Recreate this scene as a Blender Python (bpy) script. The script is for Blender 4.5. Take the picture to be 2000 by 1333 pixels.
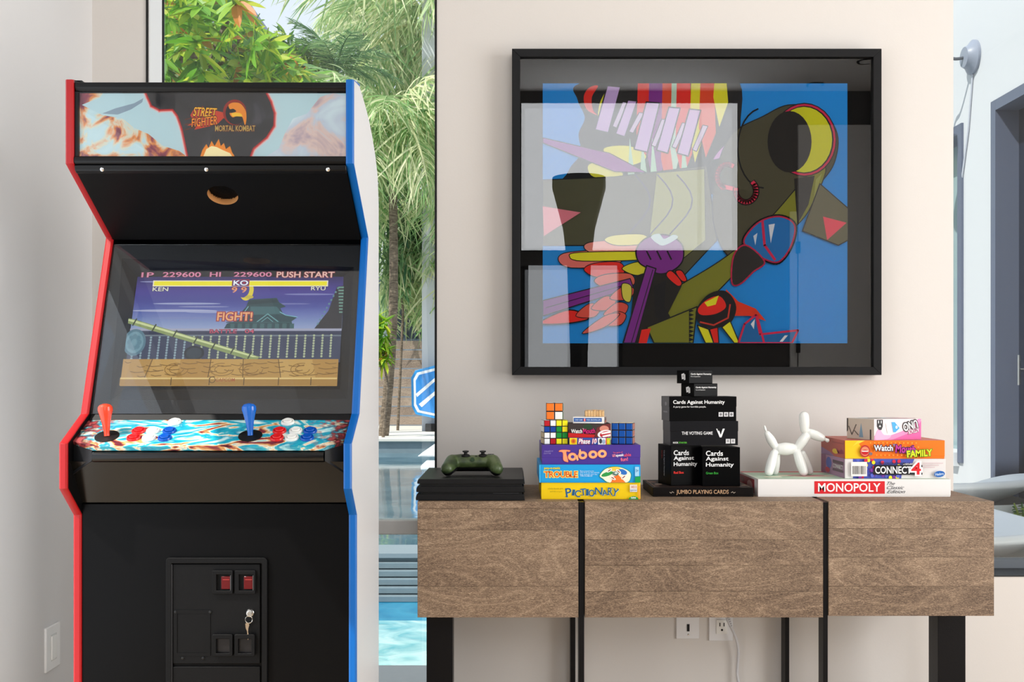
import bpy, bmesh, math, random
from mathutils import Vector as V, Matrix
R = math.radians
random.seed(7)
for o in list(bpy.data.objects): bpy.data.objects.remove(o)
sc = bpy.context.scene
C = sc.collection

# ------------------------------------------------------------------ camera
F = 2100.0; CZ = 1.13; HY = 740.0          # focal length in px of the 2000 px wide frame, eye height, horizon row
cd = bpy.data.cameras.new('camera'); cam = bpy.data.objects.new('camera', cd); C.objects.link(cam)
cam.location = (0, 0, CZ); cam.rotation_euler = (R(90), 0, 0)
cd.sensor_width = 36; cd.lens = 36*F/2000; cd.shift_y = (HY-666.5)/2000; cd.clip_start = .05; cd.clip_end = 500
sc.camera = cam
sc.view_settings.view_transform = 'Standard'; sc.view_settings.look = 'None'
sc.view_settings.gamma = 1; sc.view_settings.use_curve_mapping = False
sc.view_settings.exposure = 0.0

# ------------------------------------------------------------------ world: pale blue day sky
w = bpy.data.worlds.new('sky'); sc.world = w; w.use_nodes = True
nt = w.node_tree; nt.nodes.clear()
tc = nt.nodes.new('ShaderNodeTexCoord'); sx = nt.nodes.new('ShaderNodeSeparateXYZ')
cr = nt.nodes.new('ShaderNodeValToRGB'); bg = nt.nodes.new('ShaderNodeBackground'); wo = nt.nodes.new('ShaderNodeOutputWorld')
cr.color_ramp.elements[0].position = 0.0; cr.color_ramp.elements[0].color = (.93, .96, .99, 1)
cr.color_ramp.elements[1].position = 0.75; cr.color_ramp.elements[1].color = (.58, .71, .92, 1)
nt.links.new(tc.outputs['Generated'], sx.inputs[0]); nt.links.new(sx.outputs[2], cr.inputs[0])
nt.links.new(cr.outputs[0], bg.inputs[0]); nt.links.new(bg.outputs[0], wo.inputs[0])
bg.inputs[1].default_value = 1.12

# ------------------------------------------------------------------ sun, window daylight and added fill lamps
def light(name, kind, energy, color, loc=(0,0,0), rot=(0,0,0), size=(1,1), angle=.01):
    l = bpy.data.lights.new(name, kind); l.energy = energy; l.color = color
    if kind == 'AREA': l.shape = 'RECTANGLE'; l.size, l.size_y = size
    if kind == 'SUN': l.angle = angle
    o = bpy.data.objects.new(name, l); C.objects.link(o); o.location = loc; o.rotation_euler = rot
    return o
SUN = V((1, .66, -1.45)).normalized()
s = light('sun', 'SUN', 5.2, (1, .95, .87), angle=.009)
s.rotation_mode = 'QUATERNION'; s.rotation_quaternion = SUN.to_track_quat('-Z', 'Y')
REAR = -2.5; RX0, RX1 = -1.3315, 3.6; CEIL = 3.6
# rear lamps stand for daylight in openings; side and left ones are added fill
light('rear_window_daylight', 'AREA', 46, (.97, .985, 1), ((.08+1.93)/2, REAR+.02, 2.86), (R(90), 0, 0), (1.85, 1.26))
light('rear_door_daylight', 'AREA', 14, (.95, .98, 1), (.52, REAR+.02, 1.1), (R(90), 0, 0), (.76, 2.0))
light('added_side_fill', 'AREA', 128, (1, .985, .965), (RX1-.02, 1.0, 1.5), (R(90), 0, R(90)), (2.4, 2.4))  # added, unseen lamp that brightens the room from the right
light('added_left_fill', 'AREA', 13, (.88, .94, 1), (RX0+.02, 1.55, 1.0), (R(90), 0, R(-90)), (1.9, 1.9))  # added, unseen lamp in the added left opening

# ------------------------------------------------------------------ materials
def lin(c):
    if isinstance(c, str):
        c = c.lstrip('#'); c = [int(c[i:i+2], 16)/255 for i in (0, 2, 4)]
        c = [x/12.92 if x <= .04045 else ((x+.055)/1.055)**2.4 for x in c]
    return tuple(c)+(1,)
_m = {}
def mat(c, rough=.5, metal=0, spec=.35, name=None, bump=None, coat=0, var=0, trans=0, emit=0):
    k = (c, rough, metal, spec, name, bump, coat, var, trans, emit)
    if k in _m: return _m[k]
    m = bpy.data.materials.new(name or 'paint_'+str(c).lstrip('#')); m.use_nodes = True
    n = m.node_tree; b = n.nodes['Principled BSDF']
    b.inputs['Base Color'].default_value = lin(c); b.inputs['Roughness'].default_value = rough
    b.inputs['Metallic'].default_value = metal; b.inputs['Specular IOR Level'].default_value = spec
    b.inputs['Coat Weight'].default_value = coat
    if emit < 0:
        b.inputs['Emission Color'].default_value = lin(c); b.inputs['Emission Strength'].default_value = -emit
    if emit > 0:
        b.inputs['Base Color'].default_value = (.01, .01, .01, 1)
        b.inputs['Emission Color'].default_value = lin(c); b.inputs['Emission Strength'].default_value = emit
    if bump or var:
        t = n.nodes.new('ShaderNodeTexCoord'); ns = n.nodes.new('ShaderNodeTexNoise')
        ns.inputs['Scale'].default_value = bump[0] if bump else 6; ns.inputs['Detail'].default_value = 6
        n.links.new(t.outputs['Object'], ns.inputs['Vector'])
        if bump:
            bp = n.nodes.new('ShaderNodeBump'); bp.inputs['Strength'].default_value = bump[1]; bp.inputs['Distance'].default_value = .002
            n.links.new(ns.outputs['Fac'], bp.inputs['Height']); n.links.new(bp.outputs[0], b.inputs['Normal'])
        if var:
            mx = n.nodes.new('ShaderNodeMix'); mx.data_type = 'RGBA'; l = lin(c)
            mx.inputs[6].default_value = tuple(x*(1-var) for x in l[:3])+(1,); mx.inputs[7].default_value = tuple(min(1, x*(1+var)) for x in l[:3])+(1,)
            n.links.new(ns.outputs['Fac'], mx.inputs[0]); n.links.new(mx.outputs[2], b.inputs['Base Color'])
    _m[k] = m; return m

def glass(name, tint=(1, 1, 1), ior=1.5, rough=0.0):
    m = bpy.data.materials.new(name); m.use_nodes = True; n = m.node_tree; n.nodes.clear()
    o = n.nodes.new('ShaderNodeOutputMaterial'); mx = n.nodes.new('ShaderNodeMixShader')
    tr = n.nodes.new('ShaderNodeBsdfTransparent'); gl = n.nodes.new('ShaderNodeBsdfGlossy'); fr = n.nodes.new('ShaderNodeFresnel')
    tr.inputs[0].default_value = tint+(1,); gl.inputs['Roughness'].default_value = rough; fr.inputs[0].default_value = ior
    n.links.new(fr.outputs[0], mx.inputs[0]); n.links.new(tr.outputs[0], mx.inputs[1]); n.links.new(gl.outputs[0], mx.inputs[2])
    n.links.new(mx.outputs[0], o.inputs[0]); return m

def ramp(n, stops):
    r = n.nodes.new('ShaderNodeValToRGB'); e = r.color_ramp.elements
    while len(e) < len(stops): e.new(.5)
    for i, (p, c) in enumerate(stops): e[i].position = p; e[i].color = lin(c)
    return r

def wood_mat(name, dark, mid, light_, along=0, scale=1.0, rough=.6):
    m = bpy.data.materials.new(name); m.use_nodes = True; n = m.node_tree; b = n.nodes['Principled BSDF']; L = n.links.new
    t = n.nodes.new('ShaderNodeTexCoord'); oi = n.nodes.new('ShaderNodeObjectInfo')
    ad = n.nodes.new('ShaderNodeVectorMath'); ad.operation = 'ADD'; cb = n.nodes.new('ShaderNodeCombineXYZ')
    mu = n.nodes.new('ShaderNodeMath'); mu.operation = 'MULTIPLY'; mu.inputs[1].default_value = 37.0
    L(oi.outputs['Random'], mu.inputs[0]); [L(mu.outputs[0], cb.inputs[i]) for i in range(3)]
    L(t.outputs['Object'], ad.inputs[0]); L(cb.outputs[0], ad.inputs[1])
    def mapped(sc_):
        mp = n.nodes.new('ShaderNodeMapping'); mp.inputs['Scale'].default_value = sc_; L(ad.outputs[0], mp.inputs[0]); return mp
    sc1 = [14*scale]*3; sc1[along] = 4.2*scale
    big = n.nodes.new('ShaderNodeTexNoise'); big.inputs['Scale'].default_value = 1; big.inputs['Detail'].default_value = 2; big.inputs['Distortion'].default_value = .9
    L(mapped([x*.55 for x in sc1]).outputs[0], big.inputs['Vector'])
    # contour lines of the slow noise = cathedral rings
    mm = n.nodes.new('ShaderNodeMath'); mm.operation = 'MULTIPLY'; mm.inputs[1].default_value = 62; L(big.outputs['Fac'], mm.inputs[0])
    pp = n.nodes.new('ShaderNodeMath'); pp.operation = 'SINE'; L(mm.outputs[0], pp.inputs[0])
    rg = n.nodes.new('ShaderNodeMapRange'); rg.inputs[1].default_value = -1; rg.inputs[2].default_value = 1; L(pp.outputs[0], rg.inputs[0])
    sc2 = [380*scale]*3; sc2[along] = 95*scale
    pore = n.nodes.new('ShaderNodeTexNoise'); pore.inputs['Scale'].default_value = 1; pore.inputs['Detail'].default_value = 4; pore.inputs['Distortion'].default_value = 2.2
    L(mapped(sc2).outputs[0], pore.inputs['Vector'])
    prr = ramp(n, [(.42, '#000000'), (.64, '#ffffff')]); L(pore.outputs['Fac'], prr.inputs[0])
    blot = n.nodes.new('ShaderNodeTexNoise'); blot.inputs['Scale'].default_value = 5*scale; blot.inputs['Detail'].default_value = 3; L(ad.outputs[0], blot.inputs['Vector'])
    a1 = n.nodes.new('ShaderNodeMath'); a1.operation = 'MULTIPLY_ADD'; a1.inputs[1].default_value = .15; pw = n.nodes.new('ShaderNodeMath'); pw.operation = 'POWER'; pw.inputs[1].default_value = 9; L(rg.outputs[0], pw.inputs[0]); L(pw.outputs[0], a1.inputs[0])
    a2 = n.nodes.new('ShaderNodeMath'); a2.operation = 'MULTIPLY_ADD'; a2.inputs[1].default_value = .5; a2.inputs[2].default_value = -.02; L(prr.outputs[0], a2.inputs[0])
    a3 = n.nodes.new('ShaderNodeMath'); a3.operation = 'MULTIPLY_ADD'; a3.inputs[1].default_value = .5; L(blot.outputs['Fac'], a3.inputs[0]); L(a2.outputs[0], a3.inputs[2])
    sb = n.nodes.new('ShaderNodeMath'); sb.operation = 'SUBTRACT'; sb.inputs[1].default_value = .08; L(a3.outputs[0], sb.inputs[0]); L(sb.outputs[0], a1.inputs[2])
    a4 = n.nodes.new('ShaderNodeMath'); a4.operation = 'MULTIPLY_ADD'; a4.inputs[1].default_value = .16; L(oi.outputs['Random'], a4.inputs[0]); L(a1.outputs[0], a4.inputs[2])
    rp = ramp(n, [(.1, dark), (.48, mid), (.95, light_)]); L(a4.outputs[0], rp.inputs[0]); L(rp.outputs[0], b.inputs['Base Color'])
    bp = n.nodes.new('ShaderNodeBump'); bp.inputs['Strength'].default_value = .25; bp.inputs['Distance'].default_value = .0008
    L(pore.outputs['Fac'], bp.inputs['Height']); L(bp.outputs[0], b.inputs['Normal']); b.inputs['Roughness'].default_value = rough
    return m

def noise_mat(name, stops, scale=8, detail=4, rough=.4, dist=.5, stretch=(1, 1, 1), emit=0, trans=0):
    m = bpy.data.materials.new(name); m.use_nodes = True; n = m.node_tree; b = n.nodes['Principled BSDF']; L = n.links.new
    t = n.nodes.new('ShaderNodeTexCoord'); mp = n.nodes.new('ShaderNodeMapping'); mp.inputs['Scale'].default_value = stretch
    ns = n.nodes.new('ShaderNodeTexNoise'); ns.inputs['Scale'].default_value = scale; ns.inputs['Detail'].default_value = detail; ns.inputs['Distortion'].default_value = dist
    L(t.outputs['Object'], mp.inputs[0]); L(mp.outputs[0], ns.inputs['Vector'])
    rp = ramp(n, stops); L(ns.outputs['Fac'], rp.inputs[0]); L(rp.outputs[0], b.inputs['Base Color']); b.inputs['Roughness'].default_value = rough
    if emit: L(rp.outputs[0], b.inputs['Emission Color']); b.inputs['Emission Strength'].default_value = emit
    return m

def leaf_mat(name, stops, tr=.45):
    m = bpy.data.materials.new(name); m.use_nodes = True; n = m.node_tree; n.nodes.clear(); L = n.links.new
    o = n.nodes.new('ShaderNodeOutputMaterial'); mx = n.nodes.new('ShaderNodeMixShader'); mx.inputs[0].default_value = tr
    d = n.nodes.new('ShaderNodeBsdfPrincipled'); d.inputs['Roughness'].default_value = .45
    tl = n.nodes.new('ShaderNodeBsdfTranslucent'); g = n.nodes.new('ShaderNodeNewGeometry'); oi = n.nodes.new('ShaderNodeObjectInfo')
    ad = n.nodes.new('ShaderNodeMath'); ad.operation = 'ADD'; L(g.outputs['Random Per Island'], ad.inputs[0]); L(oi.outputs['Random'], ad.inputs[1])
    fr = n.nodes.new('ShaderNodeMath'); fr.operation = 'FRACT'; L(ad.outputs[0], fr.inputs[0])
    rp = ramp(n, stops); L(fr.outputs[0], rp.inputs[0]); L(rp.outputs[0], d.inputs['Base Color']); L(rp.outputs[0], tl.inputs[0])
    L(d.outputs[0], mx.inputs[1]); L(tl.outputs[0], mx.inputs[2]); L(mx.outputs[0], o.inputs[0]); return m

WALL = mat('#d8d3ce', .85, name='wall_paint', bump=(180, .08))
WALL_L = mat('#dddcdc', .8, name='left_wall_paint', bump=(180, .08))
WHITE = mat('#c9ccd0', .55, name='white_render', bump=(60, .15))
WFRAME = mat('#eceded', .35, name='white_frame')
BLACK = mat('#09090a', .42, spec=.12, name='black_laminate', bump=(900, .12))
BLACKS = mat('#0a0a0b', .5, spec=.3, name='black_satin')
BMETAL = mat('#141315', .45, metal=.6, name='black_steel', bump=(300, .1))
CHROME = mat('#d8d8d6', .18, metal=1, name='chrome')
GLASS = glass('window_glass', (.97, .985, .98), 1.45)
WOOD = wood_mat('weathered_wood', '#4c3a2c', '#806954', '#b59c82', 0)

# ------------------------------------------------------------------ mesh helpers
WL = {}                                                   # frame coordinates of each object's origin
class MB:
    def __init__(s): s.v = []; s.f = []; s.mi = []
    def add(s, vs, fs, mi=0):
        b = len(s.v); s.v += [V(p) for p in vs]; s.f += [[b+i for i in f] for f in fs]; s.mi += [mi]*len(fs); return s
    def box(s, x0, x1, y0, y1, z0, z1, mi=0):
        vs = [(x, y, z) for x in (x0, x1) for y in (y0, y1) for z in (z0, z1)]
        return s.add(vs, [(0,1,3,2), (4,6,7,5), (0,4,5,1), (2,3,7,6), (0,2,6,4), (1,5,7,3)], mi)
    def prism(s, pts, a, b, axis='X', mi=0):             # closed polygon of the two other axes, extruded along axis
        mk = {'X': lambda p, t: (t, p[0], p[1]), 'Y': lambda p, t: (p[0], t, p[1]), 'Z': lambda p, t: (p[0], p[1], t)}[axis]
        n = len(pts); vs = [mk(p, a) for p in pts]+[mk(p, b) for p in pts]
        fs = [list(range(n)), list(range(2*n-1, n-1, -1))]+[(i, i+n, (i+1) % n+n, (i+1) % n) for i in range(n)]
        return s.add(vs, fs, mi)
    def lathe(s, prof, c=(0,0,0), ax=(0,0,1), n=24, mi=0):
        ax = V(ax).normalized(); q = ax.to_track_quat('Z', 'Y'); c = V(c); vs = []; fs = []
        for r, z in prof:
            for i in range(n):
                a = 2*math.pi*i/n; vs.append(c+q@V((r*math.cos(a), r*math.sin(a), z)))
        m = len(prof)
        for j in range(m-1):
            for i in range(n): k = (i+1) % n; fs.append((j*n+i, j*n+k, (j+1)*n+k, (j+1)*n+i))
        if prof[0][0] > 1e-6: fs.append(list(range(n-1, -1, -1)))
        if prof[-1][0] > 1e-6: fs.append(list(range((m-1)*n, m*n)))
        return s.add(vs, fs, mi)
    def tube(s, pts, r, n=8, mi=0, caps=True):
        pts = [V(p) for p in pts]; m = len(pts); rs = r if isinstance(r, (list, tuple)) else [r]*m; vs = []; fs = []
        up = V((0.13, .27, .95)).normalized()
        for j, p in enumerate(pts):
            t = (pts[min(j+1, m-1)]-pts[max(j-1, 0)]).normalized()
            a = t.cross(up); a = t.cross(V((1, 0, 0))) if a.length < .05 else a
            a.normalize(); b = t.cross(a)
            for i in range(n):
                th = 2*math.pi*i/n; vs.append(p+(a*math.cos(th)+b*math.sin(th))*rs[j])
        for j in range(m-1):
            for i in range(n): k = (i+1) % n; fs.append((j*n+i, j*n+k, (j+1)*n+k, (j+1)*n+i))
        if caps: fs += [list(range(n-1, -1, -1)), list(range((m-1)*n, m*n))]
        return s.add(vs, fs, mi)
    def capsule(s, p0, p1, r0, r1=None, bulge=0, n=16, mi=0):
        r1 = r0 if r1 is None else r1; p0, p1 = V(p0), V(p1); L = (p1-p0).length; prof = []
        for i in range(7): a = math.pi/2*(i/6-1); prof.append((max(1e-7, r0*math.cos(a)), r0*math.sin(a)))
        for i in range(1, 6): t = i/6; prof.append((r0+(r1-r0)*t+bulge*math.sin(math.pi*t), L*t))
        for i in range(7): a = math.pi/2*i/6; prof.append((max(1e-7, r1*math.cos(a)), L+r1*math.sin(a)))
        return s.lathe(prof, p0, p1-p0, n, mi)
    def build(s, name, mats, parent=None, bevel=0, seg=2, smooth=30, remesh=0):
        mats = mats if isinstance(mats, (list, tuple)) else [mats]
        lo = V([min(p[i] for p in s.v) for i in range(3)]); hi = V([max(p[i] for p in s.v) for i in range(3)]); c = (lo+hi)/2
        me = bpy.data.meshes.new(name); me.from_pydata([tuple(p-c) for p in s.v], [], s.f); me.polygons.foreach_set('material_index', s.mi)
        for m in mats: me.materials.append(m)
        bm = bmesh.new(); bm.from_mesh(me); bmesh.ops.recalc_face_normals(bm, faces=bm.faces); bm.to_mesh(me); bm.free()
        if smooth:
            me.polygons.foreach_set('use_smooth', [True]*len(me.polygons)); me.set_sharp_from_angle(angle=R(smooth))
        o = bpy.data.objects.new(name, me); C.objects.link(o); WL[o] = c
        if parent is not None: o.parent = parent; o.location = c-WL[parent]
        else: o.location = c
        if remesh:
            a = o.modifiers.new('remesh', 'REMESH'); a.mode = 'VOXEL'; a.voxel_size = remesh; a.use_smooth_shade = True
            b = o.modifiers.new('smooth', 'SMOOTH'); b.iterations = 6; b.factor = .5
        if bevel:
            a = o.modifiers.new('bevel', 'BEVEL'); a.width = bevel; a.segments = seg; a.limit_method = 'ANGLE'; a.angle_limit = R(35)
        return o
def box(name, m, x0, x1, y0, y1, z0, z1, parent=None, bevel=0): return MB().box(x0, x1, y0, y1, z0, z1).build(name, m, parent, bevel)
def tag(o, label=None, cat=None, group=None, kind=None):
    if label: o['label'] = label
    if cat: o['category'] = cat
    if group: o['group'] = group
    if kind: o['kind'] = kind
    return o
def thing(name, label, cat, loc=(0,0,0), rotz=0, group=None, local=False, kind=None):
    o = bpy.data.objects.new(name, None); C.objects.link(o); o.location = loc; o.rotation_euler = (0, 0, rotz); o.empty_display_size = .05
    WL[o] = V((0,0,0)) if local else V(loc)
    return tag(o, label, cat, group, kind)
def dup(root, loc=None, label=None, rot=None):
    def cp(o, par):
        c = o.copy(); C.objects.link(c)
        if par: c.parent = par
        for ch in o.children: cp(ch, c)
        return c
    r = cp(root, root.parent)
    if loc is not None: r.location = loc
    if rot is not None: r.rotation_euler = rot
    if label: r['label'] = label
    return r
def P(px, py, d): return V(((px-1000)*d/F, d, CZ+(HY-py)*d/F))
def Xp(px, d): return (px-1000)*d/F
def Zp(py, d): return CZ+(HY-py)*d/F

# ------------------------------------------------------------------ flat print (lettering, pictures) on a face
_tx = {}
def text_geo(body, off, shear):
    k = (body, off, shear)
    if k not in _tx:
        cu = bpy.data.curves.new('t', 'FONT'); cu.body = body; cu.size = 1; cu.shear = shear; cu.offset = off; cu.resolution_u = 3
        ob = bpy.data.objects.new('t', cu); C.objects.link(ob)
        me = bpy.data.meshes.new_from_object(ob)
        _tx[k] = ([(v.co.x, v.co.y) for v in me.vertices], [list(p.vertices) for p in me.polygons])
        bpy.data.objects.remove(ob); bpy.data.curves.remove(cu); bpy.data.meshes.remove(me)
    return _tx[k]
class Print:
    """draws coloured shapes in pixel units (x right, y down) on a plane"""
    def __init__(s, O, U=(1,0,0), D=(0,0,-1), N=(0,-1,0), x0=0, y0=0, sx=.001, sy=None, clip=None, emit=0, rough=.45, step=.00012):
        s.O = V(O); s.U = V(U); s.D = V(D); s.N = V(N); s.x0 = x0; s.y0 = y0; s.sx = sx; s.sy = sy or sx
        s.clip = clip; s.e = emit; s.r = rough; s.l = 1; s.step = step; s.mb = MB(); s.mats = []; s.mk = {}
    def m(s, c):
        if not isinstance(c, str):
            if c not in s.mats: s.mats.append(c)
            return s.mats.index(c)
        if c not in s.mk: s.mk[c] = len(s.mats); s.mats.append(mat(c, s.r, emit=s.e, spec=.25))
        return s.mk[c]
    def pt(s, x, y): return s.O+s.U*((x-s.x0)*s.sx)+s.D*((y-s.y0)*s.sy)+s.N*(s.l*s.step)
    def cl(s, pts):
        if not s.clip: return pts
        x0, y0, x1, y1 = s.clip
        for ax, lim, sg in ((0, x0, 1), (0, x1, -1), (1, y0, 1), (1, y1, -1)):
            out = []
            for i in range(len(pts)):
                a, b = pts[i-1], pts[i]; ia = (a[ax]-lim)*sg >= 0; ib = (b[ax]-lim)*sg >= 0
                if ia != ib:
                    t = (lim-a[ax])/(b[ax]-a[ax]); out.append((a[0]+(b[0]-a[0])*t, a[1]+(b[1]-a[1])*t))
                if ib: out.append(b)
            pts = out
            if len(pts) < 3: return []
        return pts
    def poly(s, pts, c, up=True):
        pts = s.cl([(float(a), float(b)) for a, b in pts])
        if len(pts) < 3: return s
        s.mb.add([s.pt(*p) for p in pts], [list(range(len(pts)))], s.m(c))
        if up: s.l += 1
        return s
    def rect(s, x0, y0, x1, y1, c, up=True): return s.poly([(x0, y0), (x1, y0), (x1, y1), (x0, y1)], c, up)
    def smooth(s, pts, c, n=5, outline=None, ow=2):       # closed Catmull-Rom curve
        q = []; m = len(pts)
        for i in range(m):
            p0, p1, p2, p3 = [pts[(i+k-1) % m] for k in range(4)]
            for j in range(n):
                t = j/n; q.append(tuple(.5*((2*p1[k])+(-p0[k]+p2[k])*t+(2*p0[k]-5*p1[k]+4*p2[k]-p3[k])*t*t+(-p0[k]+3*p1[k]-3*p2[k]+p3[k])*t**3) for k in (0, 1)))
        s.poly(q, c)
        if outline: s.stroke(q+[q[0]], ow, outline)
        return s
    def opoly(s, pts, c, outline='#0d0d10', ow=2): s.poly(pts, c); return s.stroke(list(pts)+[pts[0]], ow, outline)
    def ell(s, cx, cy, rx, ry, c, rot=0, n=28):
        a = R(rot); return s.poly([(cx+rx*math.cos(t)*math.cos(a)-ry*math.sin(t)*math.sin(a), cy+rx*math.cos(t)*math.sin(a)+ry*math.sin(t)*math.cos(a)) for t in [2*math.pi*i/n for i in range(n)]], c)
    def stroke(s, pts, w, c):
        for i in range(len(pts)-1):
            (x0, y0), (x1, y1) = pts[i], pts[i+1]; L = math.hypot(x1-x0, y1-y0)
            if L < 1e-6: continue
            nx, ny = -(y1-y0)/L*w/2, (x1-x0)/L*w/2; ex, ey = (x1-x0)/L*w*.25, (y1-y0)/L*w*.25
            s.poly([(x0+nx-ex, y0+ny-ey), (x1+nx+ex, y1+ny+ey), (x1-nx+ex, y1-ny+ey), (x0-nx-ex, y0-ny-ey)], c, up=False)
        s.l += 1; return s
    def text(s, body, x0, y0, x1, y1, c, bold=0, shear=0, rot=0, outline=None, ow=.04, arc=0, ref=None):
        vs0, _ = text_geo(body, 0, shear)
        if not vs0: return s
        ax0, ax1 = min(v[0] for v in vs0), max(v[0] for v in vs0); ay0, ay1 = min(v[1] for v in vs0), max(v[1] for v in vs0)
        cx, cy = (x0+x1)/2, (y0+y1)/2; a = R(rot)
        for off, col in (([(ow, outline)] if outline else [])+[(bold*.45, c)]):
            vs, fs = text_geo(body, off, shear); out = []
            for vx, vy in vs:
                fx = (vx-ax0)/(ax1-ax0)-.5; px = fx*(x1-x0); py = -((vy-ay0)/(ay1-ay0)-.5)*(y1-y0)+arc*(4*fx*fx-1)
                out.append(s.pt(cx+px*math.cos(a)-py*math.sin(a), cy+px*math.sin(a)+py*math.cos(a)))
            s.mb.add(out, fs, s.m(col)); s.l += 1
        return s
    def build(s, name, parent=None): return s.mb.build(name, s.mats, parent, smooth=0)
# ================================================================== ROOM SHELL
WY = 3.41; WB = 3.56                                     # front face of the end wall, window plane
LX = RX0
def st(o): return tag(o, kind='structure')
st(box('floor', wood_mat('floor_oak', '#9a8468', '#b8a184', '#cbb79b', 1, .6, .5), LX-.2, RX1+.2, REAR-.2, WB, -.12, 0))
st(box('ceiling', mat('#ecebea', .9, name='ceiling_paint', bump=(150, .05)), LX-.2, RX1+.2, REAR-.2, WB+.15, CEIL, CEIL+.15))
XA, XB = Xp(288, WY), Xp(853, WY); XC = Xp(1862, WY); ZS = Zp(1127, WY)
m = MB(); m.box(LX-.2, XA, WY, WB-.004, 0, CEIL); m.box(LX-.2, XA-.08, WB-.004, WB+.12, 0, CEIL); m.box(XB, XC, WY, WB+.12, 0, CEIL); m.box(XC, RX1+.2, WY, WB+.12, 0, ZS)
m.box(XA, XB, WY, WB+.12, 0, .04); m.box(XA, XB, WY, WB+.12, 3.3, CEIL); m.box(XC, RX1+.2, WY, WB+.12, 3.3, CEIL); m.box(RX1-.1, RX1+.2, WY, WB+.12, ZS, 3.3)
st(m.build('wall_front', WALL, smooth=0))
# left wall with an unseen opening added to land the sun patch on the cabinet
DY0, DY1, DZ = .6, 2.52, 2.25
m = MB(); m.box(LX-.2, LX, DY1, WY, 0, CEIL); m.box(LX-.2, LX, REAR, DY0, 0, CEIL); m.box(LX-.2, LX, DY0, DY1, DZ, CEIL)
st(m.build('wall_left', WALL_L, smooth=0))
m = MB(); m.box(RX1, RX1+.2, REAR, -.25, 0, CEIL); m.box(RX1, RX1+.2, 2.25, WY, 0, CEIL); m.box(RX1, RX1+.2, -.25, 2.25, 2.8, CEIL); m.box(RX1, RX1+.2, -.25, 2.25, 0, .2)  # unseen opening added for the side fill lamp
st(m.build('wall_right', WALL, smooth=0))
m = MB()
m.box(LX-.2, .08, REAR-.2, REAR, 0, CEIL); m.box(1.93, RX1+.2, REAR-.2, REAR, 0, CEIL); m.box(.08, 1.93, REAR-.2, REAR, 3.5, CEIL)
m.box(.95, 1.93, REAR-.2, REAR, 0, 2.22); m.box(.08, .95, REAR-.2, REAR, 2.1, 2.22)
st(m.build('wall_rear', mat('#4a4744', .7, name='dark_rear_wall'), smooth=0))
# window 1 (behind the cabinet)
wn = thing('window_1', None, None, ((XA+XB)/2, WB, .04), kind='structure')
box('window_reveal', WFRAME, XA+.002, XA+.006, WY+.004, WB-.03, .04, 3.3, wn)
xf = Xp(315, WB-.02)
box('frame_stile', mat('#16181b', .4, name='dark_frame'), xf, xf+.0055, WB-.012, WB-.004, .04, 3.3, wn)
box('frame_stile', mat('#e6e8ea', .4), xf-.07, xf, WB-.012, WB-.004, .04, 3.3, wn)
box('shadow_gap_strip', BLACKS, XA-.0035, XA+.001, WY-.004, WY+.03, .0, 3.3, wn)  # black strip put in for the shade of the gap at the wall edge
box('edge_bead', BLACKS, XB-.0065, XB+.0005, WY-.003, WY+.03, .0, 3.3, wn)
box('frame_stile', mat('#16181b', .4, name='dark_frame'), XB-.012, XB+.06, WB-.02, WB+.03, .04, 3.3, wn)
box('transom_bar', WFRAME, xf+.01, XB-.012, WB-.03, WB+.03, Zp(1045, WB-.03), Zp(1017, WB-.03), wn, .003)
box('window_glass', GLASS, xf+.008, XB-.008, WB-.004, WB-.003, .04, 3.3, wn)
# window 2 (right)
wn = thing('window_2', None, None, ((XC+RX1)/2, WB, ZS), kind='structure')
box('sill', mat('#1b1e22', .35, name='dark_frame2'), XC, RX1-.1, WY-.002, WB-.02, ZS, ZS+.004, wn)
box('frame_rail', mat('#5b6168', .4), XC, RX1-.1, WB-.02, WB+.04, ZS, ZS+.03, wn)
box('window_glass', GLASS, XC, RX1-.1, WB, WB+.001, ZS+.03, 3.3, wn)
# openings behind the camera
wn = thing('window_3', None, None, (1.0, REAR, 2.22), kind='structure')
for z in (2.22, 3.47): box('frame_rail', BLACKS, .08, 1.93, REAR-.06, REAR-.01, z, z+.03, wn)
for x in (.08, 1.60, 1.90): box('frame_stile', BLACKS, x, x+.03, REAR-.06, REAR-.01, 2.25, 3.47, wn)
dr = thing('door_1', None, None, (.52, REAR, 0), kind='structure')
for x in (.08, .48, .92): box('frame_stile', BLACKS, x, x+.03, REAR-.06, REAR-.01, 0, 2.1, dr)
box('frame_rail', BLACKS, .08, .95, REAR-.06, REAR-.01, 2.07, 2.1, dr)
dr = thing('added_sun_opening', None, None, (LX, (DY0+DY1)/2, 0), kind='structure')  # frame of the unseen opening added for the sun patch
for y in (DY0, 1.5, DY1-.05): box('frame_stile', mat('#dcdcdc', .4), LX-.12, LX-.06, y, y+.05, 0, DZ, dr)
box('frame_rail', mat('#dcdcdc', .4), LX-.12, LX-.06, DY0, DY1, DZ-.05, DZ, dr)
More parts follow.
